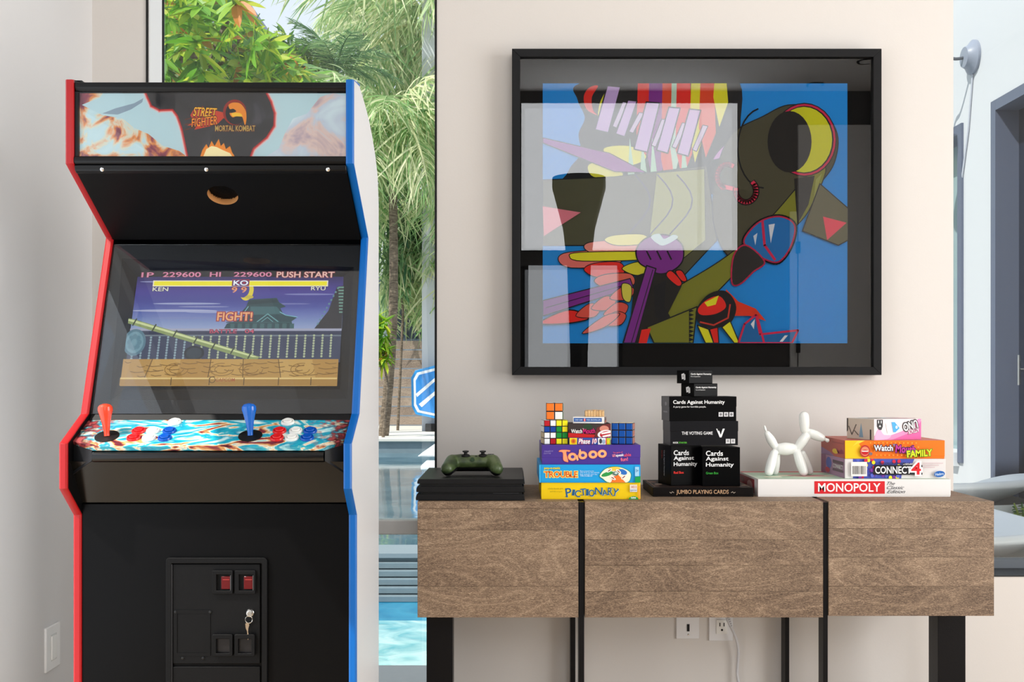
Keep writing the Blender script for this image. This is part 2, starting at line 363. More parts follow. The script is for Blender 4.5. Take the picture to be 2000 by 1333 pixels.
# white panelled door in the rear wall, on the right (only seen mirrored in the picture glass)
dr = thing('door_3', None, None, (2.9, REAR, 0), kind='structure')
box('door_leaf', mat('#f2f2f2', .4), 2.45, 3.45, REAR, REAR+.04, 0, 3.3, dr)
for z in (.5, 1.35, 2.2): box('hinge', BLACKS, 2.43, 2.46, REAR+.005, REAR+.06, z, z+.1, dr)
box('trim_1', WFRAME, 2.38, 2.44, REAR, REAR+.03, 0, 2.56)['kind'] = 'structure'
for i, (px, py) in enumerate(((690, 618), (590, 573))):
    D = (CEIL-CZ)*F/py; x = px*D/F; y = 2*3.38-D
    l = thing('ceiling_light', 'round recessed ceiling light, the '+('nearer' if i == 0 else 'farther')+' of two seen mirrored in the picture glass', 'light', (x, y, CEIL), group='recessed ceiling lights')
    MB().lathe([(.075, -.004), (.055, -.004), (.055, .0), (.075, .0)], (x, y, CEIL-.001)).build('trim_ring', mat('#f4f4f4', .4), l)
    MB().lathe([(.05, -.002), (.05, 0)], (x, y, CEIL-.001)).build('lamp_lens', mat('#ffe9c8', .4, emit=26), l)
# tall dark torchiere behind the camera, mirrored in the picture glass
t = thing('floor_lamp', 'tall dark flared uplighter, seen only as a silhouette mirrored in the picture glass', 'lamp', (.5, -1.3, 0))
MB().lathe([(.16, 0), (.16, .02), (.02, .04), (.02, .05)], (.5, -1.3, 0)).build('base', BLACKS, t)
MB().lathe([(.055, .05), (.06, .6), (.065, 1.3), (.09, 2.0), (.12, 2.25), (.2, 2.55), (.2, 2.63)], (.5, -1.3, 0)).build('flared_shade', BLACKS, t)

# wall plates
sw = thing('light_switch', 'white rocker switch plate low on the left wall beside the cabinet', 'switch', (LX, 3.10, Zp(1265, 3.1)))
y0, y1 = 1.3315*F/915, 1.3315*F/887; zc = Zp(1265, 3.1)
box('plate', mat('#f1f1f1', .3), LX, LX+.008, y0, y1, zc-.064, zc+.064, sw, .003)
box('rocker', mat('#f6f6f4', .25), LX+.008, LX+.0115, (y0+y1)/2-.017, (y0+y1)/2+.017, zc-.034, zc+.034, sw, .001)
box('inner_frame', mat('#d9d9d7', .35), LX+.008, LX+.009, (y0+y1)/2-.021, (y0+y1)/2+.021, zc-.038, zc+.038, sw)
def wall_plate(nm, lab, px0, px1, py0, py1):
    t = thing(nm, lab, 'outlet', ((Xp(px0, WY)+Xp(px1, WY))/2, WY, Zp(py1, WY)))
    box('plate', mat('#e8e8ea', .35), Xp(px0, WY), Xp(px1, WY), WY-.006, WY, Zp(py1, WY), Zp(py0, WY), t, .002)
    return t
t = wall_plate('cable_outlet', 'white blank wall plate with one small dark socket, under the table', 1320, 1365, 1168, 1248)
box('socket', BLACKS, Xp(1341, WY), Xp(1346, WY), WY-.008, WY-.006, Zp(1233, WY), Zp(1219, WY), t)
MB().lathe([(.0035, 0), (.002, .002)], (Xp(1344, WY), WY-.006, Zp(1240, WY)), (0, -1, 0), 10).build('screw', CHROME, t)
t = wall_plate('power_outlet', 'white double power outlet under the table with a cord plugged in', 1384, 1431, 1160, 1252)
for py0, py1 in ((1172, 1200), (1210, 1238)):
    box('socket_face', mat('#f4f4f2', .35), Xp(1398, WY), Xp(1420, WY), WY-.009, WY-.006, Zp(py1, WY), Zp(py0, WY), t, .002)
    for px in (1404, 1412): box('slot', BLACKS, Xp(px, WY), Xp(px+2, WY), WY-.0095, WY-.0085, Zp(py0+13, WY), Zp(py0+6, WY), t)
    MB().lathe([(.0035, 0), (.0035, .001)], (Xp(1409, WY), WY-.0087, Zp(py0+20, WY)), (0, -1, 0), 10).build('ground_hole', BLACKS, t)
c = thing('electric_flex', 'pale grey electric cord hanging down the wall from the double outlet', 'cord', P(1420, 1200, WY-.03))
cm = mat('#cfcfd2', .45)
box('plug', cm, Xp(1400, WY), Xp(1424, WY), WY-.034, WY-.0096, Zp(1202, WY), Zp(1178, WY), c, .004)
pts = [P(*q) for q in ((1418, 1198, 3.385), (1421, 1212, 3.378), (1428, 1226, 3.375), (1437, 1246, 3.378), (1442, 1270, 3.385), (1441, 1295, 3.39), (1440, 1318, 3.39), (1445, 1345, 3.39), (1452, 1380, 3.39), (1455, 1428, 3.39))]
def cr_curve(pts, n=6):
    out = []
    for i in range(len(pts)-1):
        p0, p1, p2, p3 = pts[max(i-1, 0)], pts[i], pts[i+1], pts[min(i+2, len(pts)-1)]
        for j in range(n):
            t = j/n; out.append(.5*((2*p1)+(-p0+p2)*t+(2*p0-5*p1+4*p2-p3)*t*t+(-p0+3*p1-3*p2+p3)*t**3))
    return out+[pts[-1]]
MB().tube(cr_curve(pts), .0042).build('cable', cm, c)
for i in range(7):
    a = pts[0].lerp(pts[2], i/7); b = pts[0].lerp(pts[2], (i+.6)/7)
    MB().tube([a, b], .0075-.0004*i, 10).build('strain_relief_ring', mat('#a9a9ad', .5), c)

# ================================================================== ARCADE CABINET
CX0, CX1 = -1.0032, -.3553; dm, dw, dj, dc, db, dr_ = 2.417, 2.658, 2.502, 2.383, 2.461, 2.870
cab = thing('arcade_cabinet', 'full-size black arcade cabinet with red left edge and blue right edge', 'arcade machine', ((CX0+CX1)/2, 2.6, 0))
front = [(db, 0), (db, Zp(1006, db)), (dc, Zp(955, dc)), (dc, Zp(867, dc)), (dj, Zp(809, dj)), (dw, Zp(465, dw)), (dm, Zp(320, dm)), (dm, Zp(156, dm))]
rear = [(.3553*F/(1000-x), Zp(y, .3553*F/(1000-x))) for x, y in ((697, 157), (703, 170), (712, 200), (721, 234), (728, 270), (734, 308), (738, 345), (740, 400))]+[(dr_, 0)]
SIDEW = mat('#dfe0e2', .28, name='white_side_gloss')
def offs(poly, d):                                        # front polyline pushed inwards (towards +Y)
    return [(y+d, z) for y, z in poly]
TW = .018
for nm, xa, xb, outer, trimc, lab in (('left', CX0+.0005, CX0+TW, 'L', mat('#a81318', .35, coat=.05), 'red edge trim'), ('right', CX1-TW, CX1-.0005, 'R', mat('#0360b0', .35, coat=.05), 'blue edge trim')):
    prof = offs(front, .004)+rear
    m = MB(); m.prism(prof, xa, xb, 'X')
    sp = m.build('side_panel', [BLACK, SIDEW], cab, smooth=0)
    for p in sp.data.polygons:
        if abs(p.normal.x) > .9 and (p.normal.x > 0) == (outer == 'R'): p.material_index = 1
    tag(sp, 'black side panel with glossy white outer face')
    # T-moulding following the front edge and over the top
    m = MB(); fr = front+[(rear[1][0], rear[0][1]+.004)]
    n = len(fr); nor = []
    for i in range(n):
        a = V(fr[max(i-1, 0)]); b = V(fr[i]); c2 = V(fr[min(i+1, n-1)])
        t1 = (b-a).normalized() if i else (c2-b).normalized(); t2 = (c2-b).normalized() if i < n-1 else t1
        nn = V((-t1.y, t1.x))+V((-t2.y, t2.x)); nn = V((-(t1+t2).y, (t1+t2).x)).normalized(); nor.append(nn)
    vs = []; sec = [(0, .005), (0, -.001), (.0035, -.0035), (TW-.0035, -.0035), (TW, -.001), (TW, .005)]
    x_ = CX0 if nm == 'left' else CX1-TW
    for i in range(n):
        for sx_, sd in sec:
            p = V(fr[i])-nor[i]*sd if False else V(fr[i])+V((sd if True else 0, 0)) if i < n-1 else V(fr[i])+V((0, -sd))
            vs.append((x_+sx_, p.x, p.y))
    k = len(sec); fs = [(i*k+j, i*k+(j+1) % k, (i+1)*k+(j+1) % k, (i+1)*k+j) for i in range(n-1) for j in range(k)]+[list(range(k)), list(range((n-1)*k, n*k))]
    m.add(vs, fs); tag(m.build('edge_trim', trimc, cab, .0015), lab)
IX0, IX1 = CX0+TW, CX1-TW; XM = (IX0+IX1)/2
# top, back
box('top_board', BLACK, IX0, IX1, dm+.012, 2.62, Zp(160, dm)-.022, Zp(160, dm)-.003, cab)
m = MB(); m.add([(IX0, 2.62, 1.79), (IX1, 2.62, 1.79), (IX1, dr_-.02, 1.60), (IX0, dr_-.02, 1.60), (IX0, dr_-.02, 0.02), (IX1, dr_-.02, .02)], [(0,1,2,3), (3,2,5,4)]); m.build('back_panel', BLACK, cab)
# marquee with frame rails
rail = mat('#0b0b0c', .35, spec=.25, name='rail_black')
def bar_yz(name, pts, mt, x0=IX0, x1=IX1, bevel=.002, par=cab): return MB().prism(pts, x0, x1, 'X').build(name, mt, par, bevel)
zt, z1, z2, z3 = Zp(160, dm), Zp(178, dm), Zp(305, dm), Zp(320, dm)
bar_yz('marquee_top_rail', [(dm+.002, zt), (dm+.002, z1+.008), (dm+.008, z1), (dm+.03, z1), (dm+.03, zt)], rail)
bar_yz('marquee_lower_rail', [(dm+.000, z2), (dm-.002, z2-.006), (dm-.002, z3+.004), (dm+.006, z3-.002), (dm+.05, z3-.002), (dm+.03, z2)], rail)
box('marquee_side_rail', rail, IX0, IX0+.008, dm+.004, dm+.03, z2, z1, cab)
my = dm+.014
NM = noise_mat('marquee_scene_left', [(.30, '#3a2a30'), (.40, '#8f3a4c'), (.46, '#e0904a'), (.52, '#d8d6c0'), (.56, '#bcd9de'), (.7, '#c9e2e6')], 14, 5, .4, 1.2, emit=.3)
NR = noise_mat('marquee_scene_right', [(.30, '#8d87a0'), (.40, '#b6a3ae'), (.48, '#dcc5bd'), (.56, '#c2cedb'), (.7, '#cfe0e6')], 11, 4, .4, 1.0, emit=.3)
pr = Print((Xp(150, my), my, Zp(178, my)), x0=150, y0=178, sx=my/F, rough=.4, clip=(150, 176, 680, 306), emit=-.3)  # faint glow added to the print and its side scenes to brighten them
pr.rect(150, 176, 680, 306, '#b9d6dc')
pr.poly([(150, 200), (200, 225), (240, 232), (262, 250), (290, 262), (318, 285), (350, 295), (365, 306), (150, 306)], NM)
pr.poly([(150, 176), (205, 176), (196, 190), (160, 205), (150, 212)], NM)
pr.poly([(200, 222), (225, 212), (262, 202), (280, 192), (278, 200), (256, 214), (230, 224)], '#8c9fae')
pr.poly([(520, 306), (545, 290), (556, 262), (572, 232), (600, 222), (625, 190), (650, 182), (680, 188), (680, 306)], NR)
edge = [(284, 176), (290, 190), (297, 206), (312, 214), (338, 213), (348, 226), (357, 252), (368, 306)]
edge2 = [(488, 306), (494, 290), (520, 268), (534, 246), (535, 222), (528, 200), (516, 176)]
for w_, c_ in ((12, '#e2b9b6'), (8, '#cf5a55'), (4, '#b21d22')): pr.stroke(edge, w_, c_); pr.stroke(edge2, w_, c_)
pr.poly(edge+edge2, noise_mat('marquee_dark', [(.35, '#141418'), (.6, '#26262c'), (.75, '#4a4a52')], 16, 5))
for a, b in ((410, 222), (415, 232), (408, 242)): pr.stroke([(362, b+12), (a, b)], 2, '#5c2718')
# fighting-game wordmarks and flaming ring emblem
pr.poly([(372, 226), (380, 212), (398, 208), (392, 214), (420, 216), (444, 222), (452, 228), (436, 232), (424, 244), (380, 254), (386, 244), (366, 246), (380, 238)], '#c43a1c')
pr.text('STREET', 378, 211, 424, 228, '#f6b524', bold=.03, shear=.25, rot=3, outline='#2a0d06', ow=.08)
pr.text('FIGHTER', 374, 230, 424, 246, '#f08a1e', bold=.03, shear=.25, rot=-6, outline='#2a0d06', ow=.08)
pr.ell(459, 220, 23, 25, '#8f1f14'); pr.ell(461, 222, 20, 22, '#16161a')
pr.smooth([(447, 206), (456, 201), (470, 203), (480, 216), (482, 232), (479, 245), (474, 230), (466, 226), (455, 230), (449, 222), (455, 221), (462, 218), (456, 213), (450, 214)], '#e78a1e')
pr.smooth([(453, 222), (460, 221), (470, 222), (474, 228), (464, 228), (455, 228)], '#f6c22c')
pr.text('MORTAL KOMBAT', 421, 246, 499, 257, '#b9a054', bold=.025, outline='#7a2210', ow=.06)
fl = [(392, 306), (396, 294), (404, 282), (408, 290), (414, 276), (420, 286), (428, 272), (432, 286), (438, 280), (442, 292), (450, 286), (454, 298), (459, 306)]
pr.poly(fl, '#e98a22'); pr.poly([(398, 306), (404, 292), (414, 286), (424, 288), (436, 294), (450, 300), (454, 306)], '#f8e9b0')
tag(pr.build('marquee_print', cab), 'printed marquee with pale sides and a dark central field of wordmarks')
box('marquee_glass', glass('marquee_acrylic', (.98, .98, .98), 1.4, .01), IX0+.008, IX1, my-.006, my-.005, z2, z1, cab)
# speaker panel, sloping in under the marquee, with the round hole cut through it
A = V((0, dm+.012, z3-.014)); B = V((0, dw-.004, Zp(472, dw)+.004)); T = (B-A).normalized(); L_ = (B-A).length; Nn = V((0, T.z, -T.y)); Nn = -Nn if Nn.z > 0 else Nn
hx = Xp(435, 2.5); 
# parameter along slope of the hole centre row 382
tt = min((abs((HY-382)*(A+T*t).y/F+CZ-(A+T*t).z), t) for t in [i*L_/400 for i in range(400)])[1]; hc = A+T*tt+V((Xp(435, (A+T*tt).y), 0, 0)); hr = 29.5*hc.y/F
m = MB(); n = 40; ring = []; outer_ = []
for i in range(n):
    a = 2*math.pi*i/n; u, v = math.cos(a), math.sin(a); ring.append((u*hr, v*hr*.98))
    k = []
    if u > 0: k.append((IX1-hc.x)/u)
    if u < 0: k.append((IX0-hc.x)/u)
    if v > 0: k.append((L_-tt)/v)
    if v < 0: k.append((-tt)/v)
    k = min(k); outer_.append((u*k, v*k))
for cx_, cy_ in ((IX0-hc.x, -tt), (IX1-hc.x, -tt), (IX1-hc.x, L_-tt), (IX0-hc.x, L_-tt)):
    j = min(range(n), key=lambda q: (outer_[q][0]-cx_)**2+(outer_[q][1]-cy_)**2); outer_[j] = (cx_, cy_)
def sp3(u, v, dep): return hc+V((u, 0, 0))+T*v-Nn*dep
m.add([sp3(*q, 0) for q in ring]+[sp3(*q, 0) for q in outer_], [(i, (i+1) % n, n+(i+1) % n, n+i) for i in range(n)])
m.build('speaker_panel', BLACK, cab, smooth=0)
m = MB(); m.add([sp3(*q, 0) for q in ring]+[sp3(*q, .018) for q in ring], [(i, (i+1) % n, n+(i+1) % n, n+i) for i in range(n)])
tag(m.build('speaker_hole_rim', mat('#c48a52', .7, name='raw_fibreboard', bump=(500, .3)), cab), 'raw brown board edge of the speaker hole')
m = MB()
for i in range(-9, 10):
    for j in range(-9, 10):
        if i*i+j*j < 78: p = sp3(i*hr/9, j*hr/9, .016); m.tube([p, p+Nn*.0012], hr*.035, 5)
m.add([sp3(*[c_*1.1 for c_ in q], .0185) for q in ring], [list(range(n))])
m.build('speaker_grille', mat('#1c1c1e', .35, metal=.7), cab)
bar_yz('speaker_panel_strip', [(dm+.002, z3-.002), (dm+.004, z3-.014), (dm+.014, z3-.020), (dm+.03, z3-.006)], rail)
for px in (198, 402, 640): MB().lathe([(.0052, 0), (.0045, .0025), (.0015, .004), (0.0001, .0042)], (Xp(px, dm), dm+.006, Zp(330, dm)), (0, -1, -.35), 14).build('bolt', CHROME, cab)
# monitor bezel: opening frame, sloping inner walls, glass
G0 = V((0, dw-.0, Zp(478, dw))); G1 = V((0, dj+.012, Zp(809, dj+.012))); GT = (G1-G0).normalized(); GN = V((0, GT.z, -GT.y)); GN = -GN if GN.y > 0 else GN
def onplane(px, py, off=0):                              # pixel -> point on the screen-glass plane pushed back by off
    o = G0-GN*off; dirr = V(((px-1000)/F, 1, (HY-py)/F)); cpos = V((0, 0, CZ)); t = (o-cpos).dot(GN)/dirr.dot(GN); return cpos+dirr*t
op = [onplane(*q) for q in ((237, 503), (690, 520), (678, 778), (213, 781))]
SO = .055
scr = [onplane(*q, SO) for q in ((267, 541), (671, 541), (664, 761), (243, 761))]
gl = [V((IX0+.001, G0.y, G0.z)), V((IX1-.001, G0.y, G0.z)), V((IX1-.001, G1.y, G1.z)), V((IX0+.001, G1.y, G1.z))]
BEZ = mat('#2a2c2f', .55, name='bezel_plastic', bump=(700, .25))
m = MB(); m.add([p-GN*.006 for p in gl]+[p-GN*.006 for p in op], [(0, 1, 5, 4), (1, 2, 6, 5), (2, 3, 7, 6), (3, 0, 4, 7)]); m.build('bezel_face', BEZ, cab, smooth=0)
scb = [p+GN*.001 for p in scr]; m = MB(); m.add([p-GN*.006 for p in op]+scb, [(0, 1, 5, 4), (1, 2, 6, 5), (2, 3, 7, 6), (3, 0, 4, 7)]); m.build('bezel_recess', mat('#33363a', .6, name='recess_plastic', bump=(700, .2)), cab, smooth=0)
m = MB(); m.add([p-GN*.001 for p in gl]+[p+GN*.001 for p in gl], [(0, 1, 2, 3), (7, 6, 5, 4), (0, 4, 5, 1), (1, 5, 6, 2), (2, 6, 7, 3), (3, 7, 4, 0)])
m.build('monitor_glass', glass('smoked_glass', (.95, .96, .97), 1.5, .01), cab, smooth=0)
# side liners: black inner strips beside the monitor
# picture on the monitor, drawn in units of the 1510 x 785 picture
pu = (scr[2]-scr[3]).normalized(); sw_ = (scr[1]-scr[0]).length; sh_ = (scr[3]-scr[0]).length
O = scr[0]+GN*.0; O = V(((scr[0].x+scr[3].x)/2, scr[0].y, scr[0].z)); WSC = ((scr[1].x+scr[2].x)/2)-O.x
Dn = V((0, scr[3].y-scr[0].y, scr[3].z-scr[0].z)).normalized()
pr = Print(O, (1, 0, 0), Dn, GN, 265, 222, WSC/1475, sh_/785, clip=(265, 222, 1740, 1007), emit=.95, step=.00008)
def mixc(a, b, t):
    a = [int(a[i:i+2], 16) for i in (1, 3, 5)]; b = [int(b[i:i+2], 16) for i in (1, 3, 5)]
    return '#%02x%02x%02x' % tuple(int(x+(y-x)*t) for x, y in zip(a, b))
sky = ['#2b2560', '#3a3180', '#453c94', '#3e4192', '#4c55a0', '#6a78b4', '#7f92c0', '#98a8cc']
for i in range(38): k = i/37*6.999; pr.rect(265, 222+i*10, 1740, 234+i*10, mixc(sky[int(k)], sky[min(7, int(k)+1)], k % 1))
for x, y, rx, ry, c_ in ((640, 418, 240, 7, '#9aa2c8'), (760, 440, 180, 6, '#8288b8'), (560, 468, 300, 9, '#a9afd0'), (880, 478, 240, 7, '#9ca4ca'), (1230, 262, 170, 6, '#8f93c0'), (430, 262, 140, 5, '#8f93c0'), (1500, 352, 180, 6, '#7d80b6'), (620, 520, 220, 7, '#7a86b8'), (1350, 420, 160, 5, '#7478b0')):
    pr.ell(x, y, rx, ry, c_)
pr.ell(1052, 325, 50, 72, '#e6d23c'); pr.ell(1030, 320, 42, 56, '#453c94'); pr.ell(1075, 372, 30, 12, '#c9b83e')
# castle roof silhouettes
pr.poly([(915, 600), (935, 560), (1000, 540), (1060, 500), (1010, 500), (1060, 440), (1075, 390), (1270, 378), (1290, 410), (1340, 440), (1300, 452), (1325, 492), (1425, 515), (1385, 545), (1410, 600)], '#26474e')
pr.poly([(1062, 500), (1090, 470), (1090, 440), (1275, 440), (1300, 470), (1320, 492)], '#3c666b'); pr.poly([(1075, 398), (1268, 388), (1280, 410), (1062, 428)], '#1c383f')
pr.stroke([(1010, 500), (1052, 476), (1075, 440)], 5, '#7fc0cc'); pr.stroke([(1425, 515), (1340, 500), (1300, 478)], 5, '#7fc0cc'); pr.stroke([(1140, 552), (1215, 492), (1300, 552)], 7, '#6aa2a4'); pr.stroke([(1170, 552), (1215, 516), (1262, 552)], 5, '#6aa2a4')
for x in range(960, 1400, 52): pr.rect(x, 560, x+30, 596, '#3a6266', up=False)
pr.l += 1
for i in range(5): pr.rect(930, 548+i*1, 1390, 551+i*1, '#35585e', up=False)
pr.l += 1
pr.poly([(1545, 600), (1640, 470), (1690, 300), (1740, 290), (1740, 600)], '#2a2b33')
for i in range(10): pr.ell(1698-i*14, 310+i*28, 7, 7, '#5f8f92')
for i in range(9): pr.rect(1700+i*2, 300+i*22, 1740, 310+i*22, '#6f9c8c', up=False)
pr.l += 1
# rail fence and beam
pr.rect(265, 596, 1740, 830, '#39425c'); pr.rect(265, 596, 1740, 612, '#a6a8bc'); pr.rect(265, 620, 1740, 640, '#2a3350'); pr.rect(265, 640, 1740, 650, '#6e7c86')
for i in range(24):
    x = 300+i*60
    for j in range(9): pr.ell(x, 660+j*18, 8, 8, '#b4bf9a' if x > 700 else '#8fa7b0', n=10)
pr.ell(325, 710, 78, 92, '#53798a'); pr.ell(325, 710, 62, 74, '#6f98a6')
for i in range(8): pr.ell(325+34*math.cos(i*.785), 710+40*math.sin(i*.785), 16, 18, '#5b8494', n=14)
pr.ell(745, 785, 70, 50, '#17202c'); pr.ell(745, 785, 52, 38, '#2b3a46')
pr.poly([(265, 545), (300, 550), (1200, 810), (1180, 828), (1120, 828), (265, 580)], '#8b9c62'); pr.poly([(265, 550), (300, 556), (1190, 812), (1150, 812), (265, 562)], '#d2dca0')
for k in (.05, .2, .36, .52, .66, .8, .93): x = 265+930*k; y = 560+258*k; pr.stroke([(x+10, y-24), (x-12, y+22)], 10, '#3c4632')
# plank floor
FL = [('#b78d48', 265, 470), ('#c69c54', 470, 660), ('#b48840', 660, 870), ('#c49a50', 870, 1090), ('#b88e46', 1090, 1330), ('#c8a058', 1330, 1560), ('#b58a44', 1560, 1740)]
for i, (c_, x0, x1) in enumerate(FL):
    k = lambda x: 1000+(x-1000)*1.08
    pr.poly([(x0, 826), (x1, 826), (k(x1), 1010), (k(x0), 1010)], c_, up=False)
pr.l += 1
for i in range(46):
    x = 280+(i*197) % 1430; y = 845+(i*53) % 100; L2 = 40+(i*31) % 90
    pr.stroke([(x, y), (x+L2*.4, y+8), (x+L2, y+3)], 5, '#7d5a26')
for cx_ in (470, 870, 1090, 1330): pr.stroke([(cx_, 826), (1000+(cx_-1000)*1.08, 960)], 5, '#5d421c')
for cx_ in (640, 950, 1150, 1500):
    for r in (1, .6): pr.stroke([(cx_+80*r*math.cos(t*.35), 900+42*r*math.sin(t*.35)) for t in range(15)], 5, '#8a6428')
pr.rect(265, 955, 1740, 966, '#e3c47c'); pr.rect(265, 966, 1740, 1007, '#a9803c')
for x in (610, 870, 1105, 1340, 1560): pr.rect(x, 955, x+6, 1007, '#5d421c', up=False)
pr.l += 1
pr.stroke([(892+20*math.cos(t*.5), 970+20*math.sin(t*.5)) for t in range(14)], 4, '#4a3418'); pr.text('CAPCOM', 915, 958, 1045, 982, '#a5502c', bold=.01)
# status text
E = dict(outline='#5a1430', ow=.06)
pr.text('1P', 325, 228, 408, 262, '#e08aa8', bold=.02, **E); pr.text('229600', 476, 226, 740, 260, '#e58fae', bold=.02, **E); pr.text('HI', 806, 226, 880, 258, '#e58fae', bold=.02, **E)
pr.text('229600', 975, 226, 1238, 258, '#e58fae', bold=.02, **E); pr.text('PUSH START', 1276, 224, 1680, 264, '#f0c8b8', bold=.03, outline='#8a2038', ow=.07)
pr.rect(412, 286, 1640, 328, '#f4ecd0'); pr.rect(420, 292, 966, 322, '#f8ec14'); pr.rect(1088, 292, 1632, 322, '#f8ec14')
pr.rect(966, 278, 1088, 326, '#a01c30'); pr.text('KO', 978, 286, 1078, 320, '#ffffff', bold=.05, outline='#203080', ow=.1)
pr.text('9 9', 970, 334, 1072, 372, '#f0a070', bold=.03, outline='#8a2038', ow=.08)
pr.text('KEN', 416, 334, 524, 362, '#f0f0e0', bold=.02, outline='#333333', ow=.06); pr.text('RYU', 1524, 330, 1624, 356, '#f0f0e0', bold=.02, outline='#333333', ow=.06)
pr.text('FIGHT!', 888, 512, 1128, 568, '#f0b078', bold=.05, outline='#a02838', ow=.10)
pr.text('BATTLE', 845, 630, 1030, 656, '#c8506c', bold=.02, outline='#401428', ow=.05); pr.text('04', 1088, 630, 1150, 656, '#c8506c', bold=.02, outline='#401428', ow=.05)
tag(pr.build('monitor_screen', cab), 'lit monitor picture of a moonlit castle over a plank floor')
# inner trim above the control deck
bar_yz('deck_back_strip', [(dj+.014, Zp(808, dj)), (dj-.0, Zp(822, dj)), (dj+.04, Zp(830, dj))], BLACKS)
# control deck
dk0 = V((0, 2.385+.006, Zp(873, 2.385))); dk1 = V((0, dj+.004, Zp(820, dj)))
DT = (dk1-dk0).normalized(); DN = V((0, -DT.z, DT.y)); DN = DN if DN.z > 0 else -DN
def deck(px, py, h=0):
    dirr = V(((px-1000)/F, 1, (HY-py)/F)); cp = V((0, 0, CZ)); t = (dk0-cp).dot(DN)/dirr.dot(DN); return cp+dirr*t+DN*h
art = bpy.data.materials.new('deck_art'); art.use_nodes = True; n_ = art.node_tree; b_ = n_.nodes['Principled BSDF']; b_.inputs['Roughness'].default_value = .28
t_ = n_.nodes.new('ShaderNodeTexCoord'); ns_ = n_.nodes.new('ShaderNodeTexNoise'); ns_.inputs['Scale'].default_value = 9; ns_.inputs['Detail'].default_value = 5; ns_.inputs['Distortion'].default_value = 1.6
mp_ = n_.nodes.new('ShaderNodeMapping'); mp_.inputs['Scale'].default_value = (1, 2.2, 2.2); n_.links.new(t_.outputs['Object'], mp_.inputs[0]); n_.links.new(mp_.outputs[0], ns_.inputs[0])
rp_ = ramp(n_, [(.30, '#2a1c26'), (.37, '#8d3440'), (.41, '#e2a45c'), (.45, '#f1ead2'), (.49, '#2bb3c4'), (.56, '#0c8fae'), (.62, '#9fd8dc'), (.70, '#f4efe0')]); n_.links.new(ns_.outputs['Fac'], rp_.inputs[0])
sx_ = n_.nodes.new('ShaderNodeSeparateXYZ'); n_.links.new(t_.outputs['Object'], sx_.inputs[0])
ab_ = n_.nodes.new('ShaderNodeMath'); ab_.operation = 'ABSOLUTE'; n_.links.new(sx_.outputs[0], ab_.inputs[0])
ns2 = n_.nodes.new('ShaderNodeTexNoise'); ns2.inputs['Scale'].default_value = 55; ns2.inputs['Detail'].default_value = 3; n_.links.new(t_.outputs['Object'], ns2.inputs[0])
ad_ = n_.nodes.new('ShaderNodeMath'); ad_.operation = 'MULTIPLY_ADD'; ad_.inputs[1].default_value = .22; n_.links.new(ns2.outputs['Fac'], ad_.inputs[0]); n_.links.new(ab_.outputs[0], ad_.inputs[2])
gt_ = ramp(n_, [(.355, '#000000'), (.40, '#ffffff')]); n_.links.new(ad_.outputs[0], gt_.inputs[0])
rp2 = ramp(n_, [(.42, '#1a1216'), (.52, '#5a1c24'), (.62, '#a34a4a')]); n_.links.new(ns2.outputs['Fac'], rp2.inputs[0])
mx_ = n_.nodes.new('ShaderNodeMix'); mx_.data_type = 'RGBA'; n_.links.new(gt_.outputs[0], mx_.inputs[0]); n_.links.new(rp_.outputs[0], mx_.inputs[6]); n_.links.new(rp2.outputs[0], mx_.inputs[7]); n_.links.new(mx_.outputs[2], b_.inputs['Base Color'])
bt = .012
poly = [V((IX0, dk1.y, dk1.z)), V((IX1, dk1.y, dk1.z))]
chL, chR = deck(178, 873), deck(634, 873); sL = V((IX0, *(deck(146, 862))[1:])); sR = V((IX1, *(deck(668, 861))[1:]))
poly = [V((IX0, dk1.y, dk1.z)), V((IX1, dk1.y, dk1.z)), sR, chR, chL, sL]
m = MB(); k = len(poly); m.add(poly+[p-DN*.010 for p in poly], [list(range(k)), list(range(2*k-1, k-1, -1))]+[(i, (i+1) % k, k+(i+1) % k, k+i) for i in range(k)])
tag(m.build('control_deck', art, cab, smooth=0), 'control deck printed with bright turquoise and white artwork')
# black box below the deck with bullnose and chamfered corners
zt_, zb_ = chL.z-.009, Zp(905, 2.385); yb_ = dc+.004
GB = mat('#070708', .16, spec=.4, name='gloss_black_plastic')
m = MB(); cs = []; 
for i in range(9):
    a = math.pi*i/8; cs.append((yb_+.016-.016*math.sin(a), (zt_+zb_)/2+(zt_-zb_)/2*math.cos(a)))
m.prism(cs+[(yb_+.08, zb_), (yb_+.08, zt_)], chL.x+.002, chR.x-.002, 'X'); m.build('bullnose', GB, cab)
for sgn, ch, sd, xin in ((-1, chL, sL, IX0), (1, chR, sR, IX1)):
    z0 = Zp(925, dc)
    m = MB(); a = [ch-DN*.009, sd-DN*.009, V((xin, sd.y, z0-.005)), V((ch.x, yb_+.006, zb_+.004)), V((ch.x, sd.y+.03, zb_)), V((xin, sd.y+.03, z0-.005)), V((xin, sd.y+.03, sd.z-.012)), V((ch.x, sd.y+.03, ch.z-.009))]
    m.add(a, [(0, 1, 2, 3), (3, 2, 5, 4), (0, 7, 6, 1), (1, 6, 5, 2), (0, 3, 4, 7), (4, 5, 6, 7)])
    m.build('corner_cap', mat('#1c1d1f', .35), cab, smooth=0)
bar_yz('sloping_apron', [(yb_+.012, zb_+.002), (db+.004, Zp(983, db)), (db+.02, Zp(983, db)), (yb_+.06, zb_+.002)], mat('#0f0e0d', .2, name='apron_gloss'), bevel=0)
bar_yz('front_panel', [(db+.002, Zp(985, db)), (db+.002, 0.03), (db+.02, .03), (db+.02, Zp(985, db))], mat('#080809', .34, spec=.1, name='front_panel_black', bump=(700, .06)), bevel=.001)
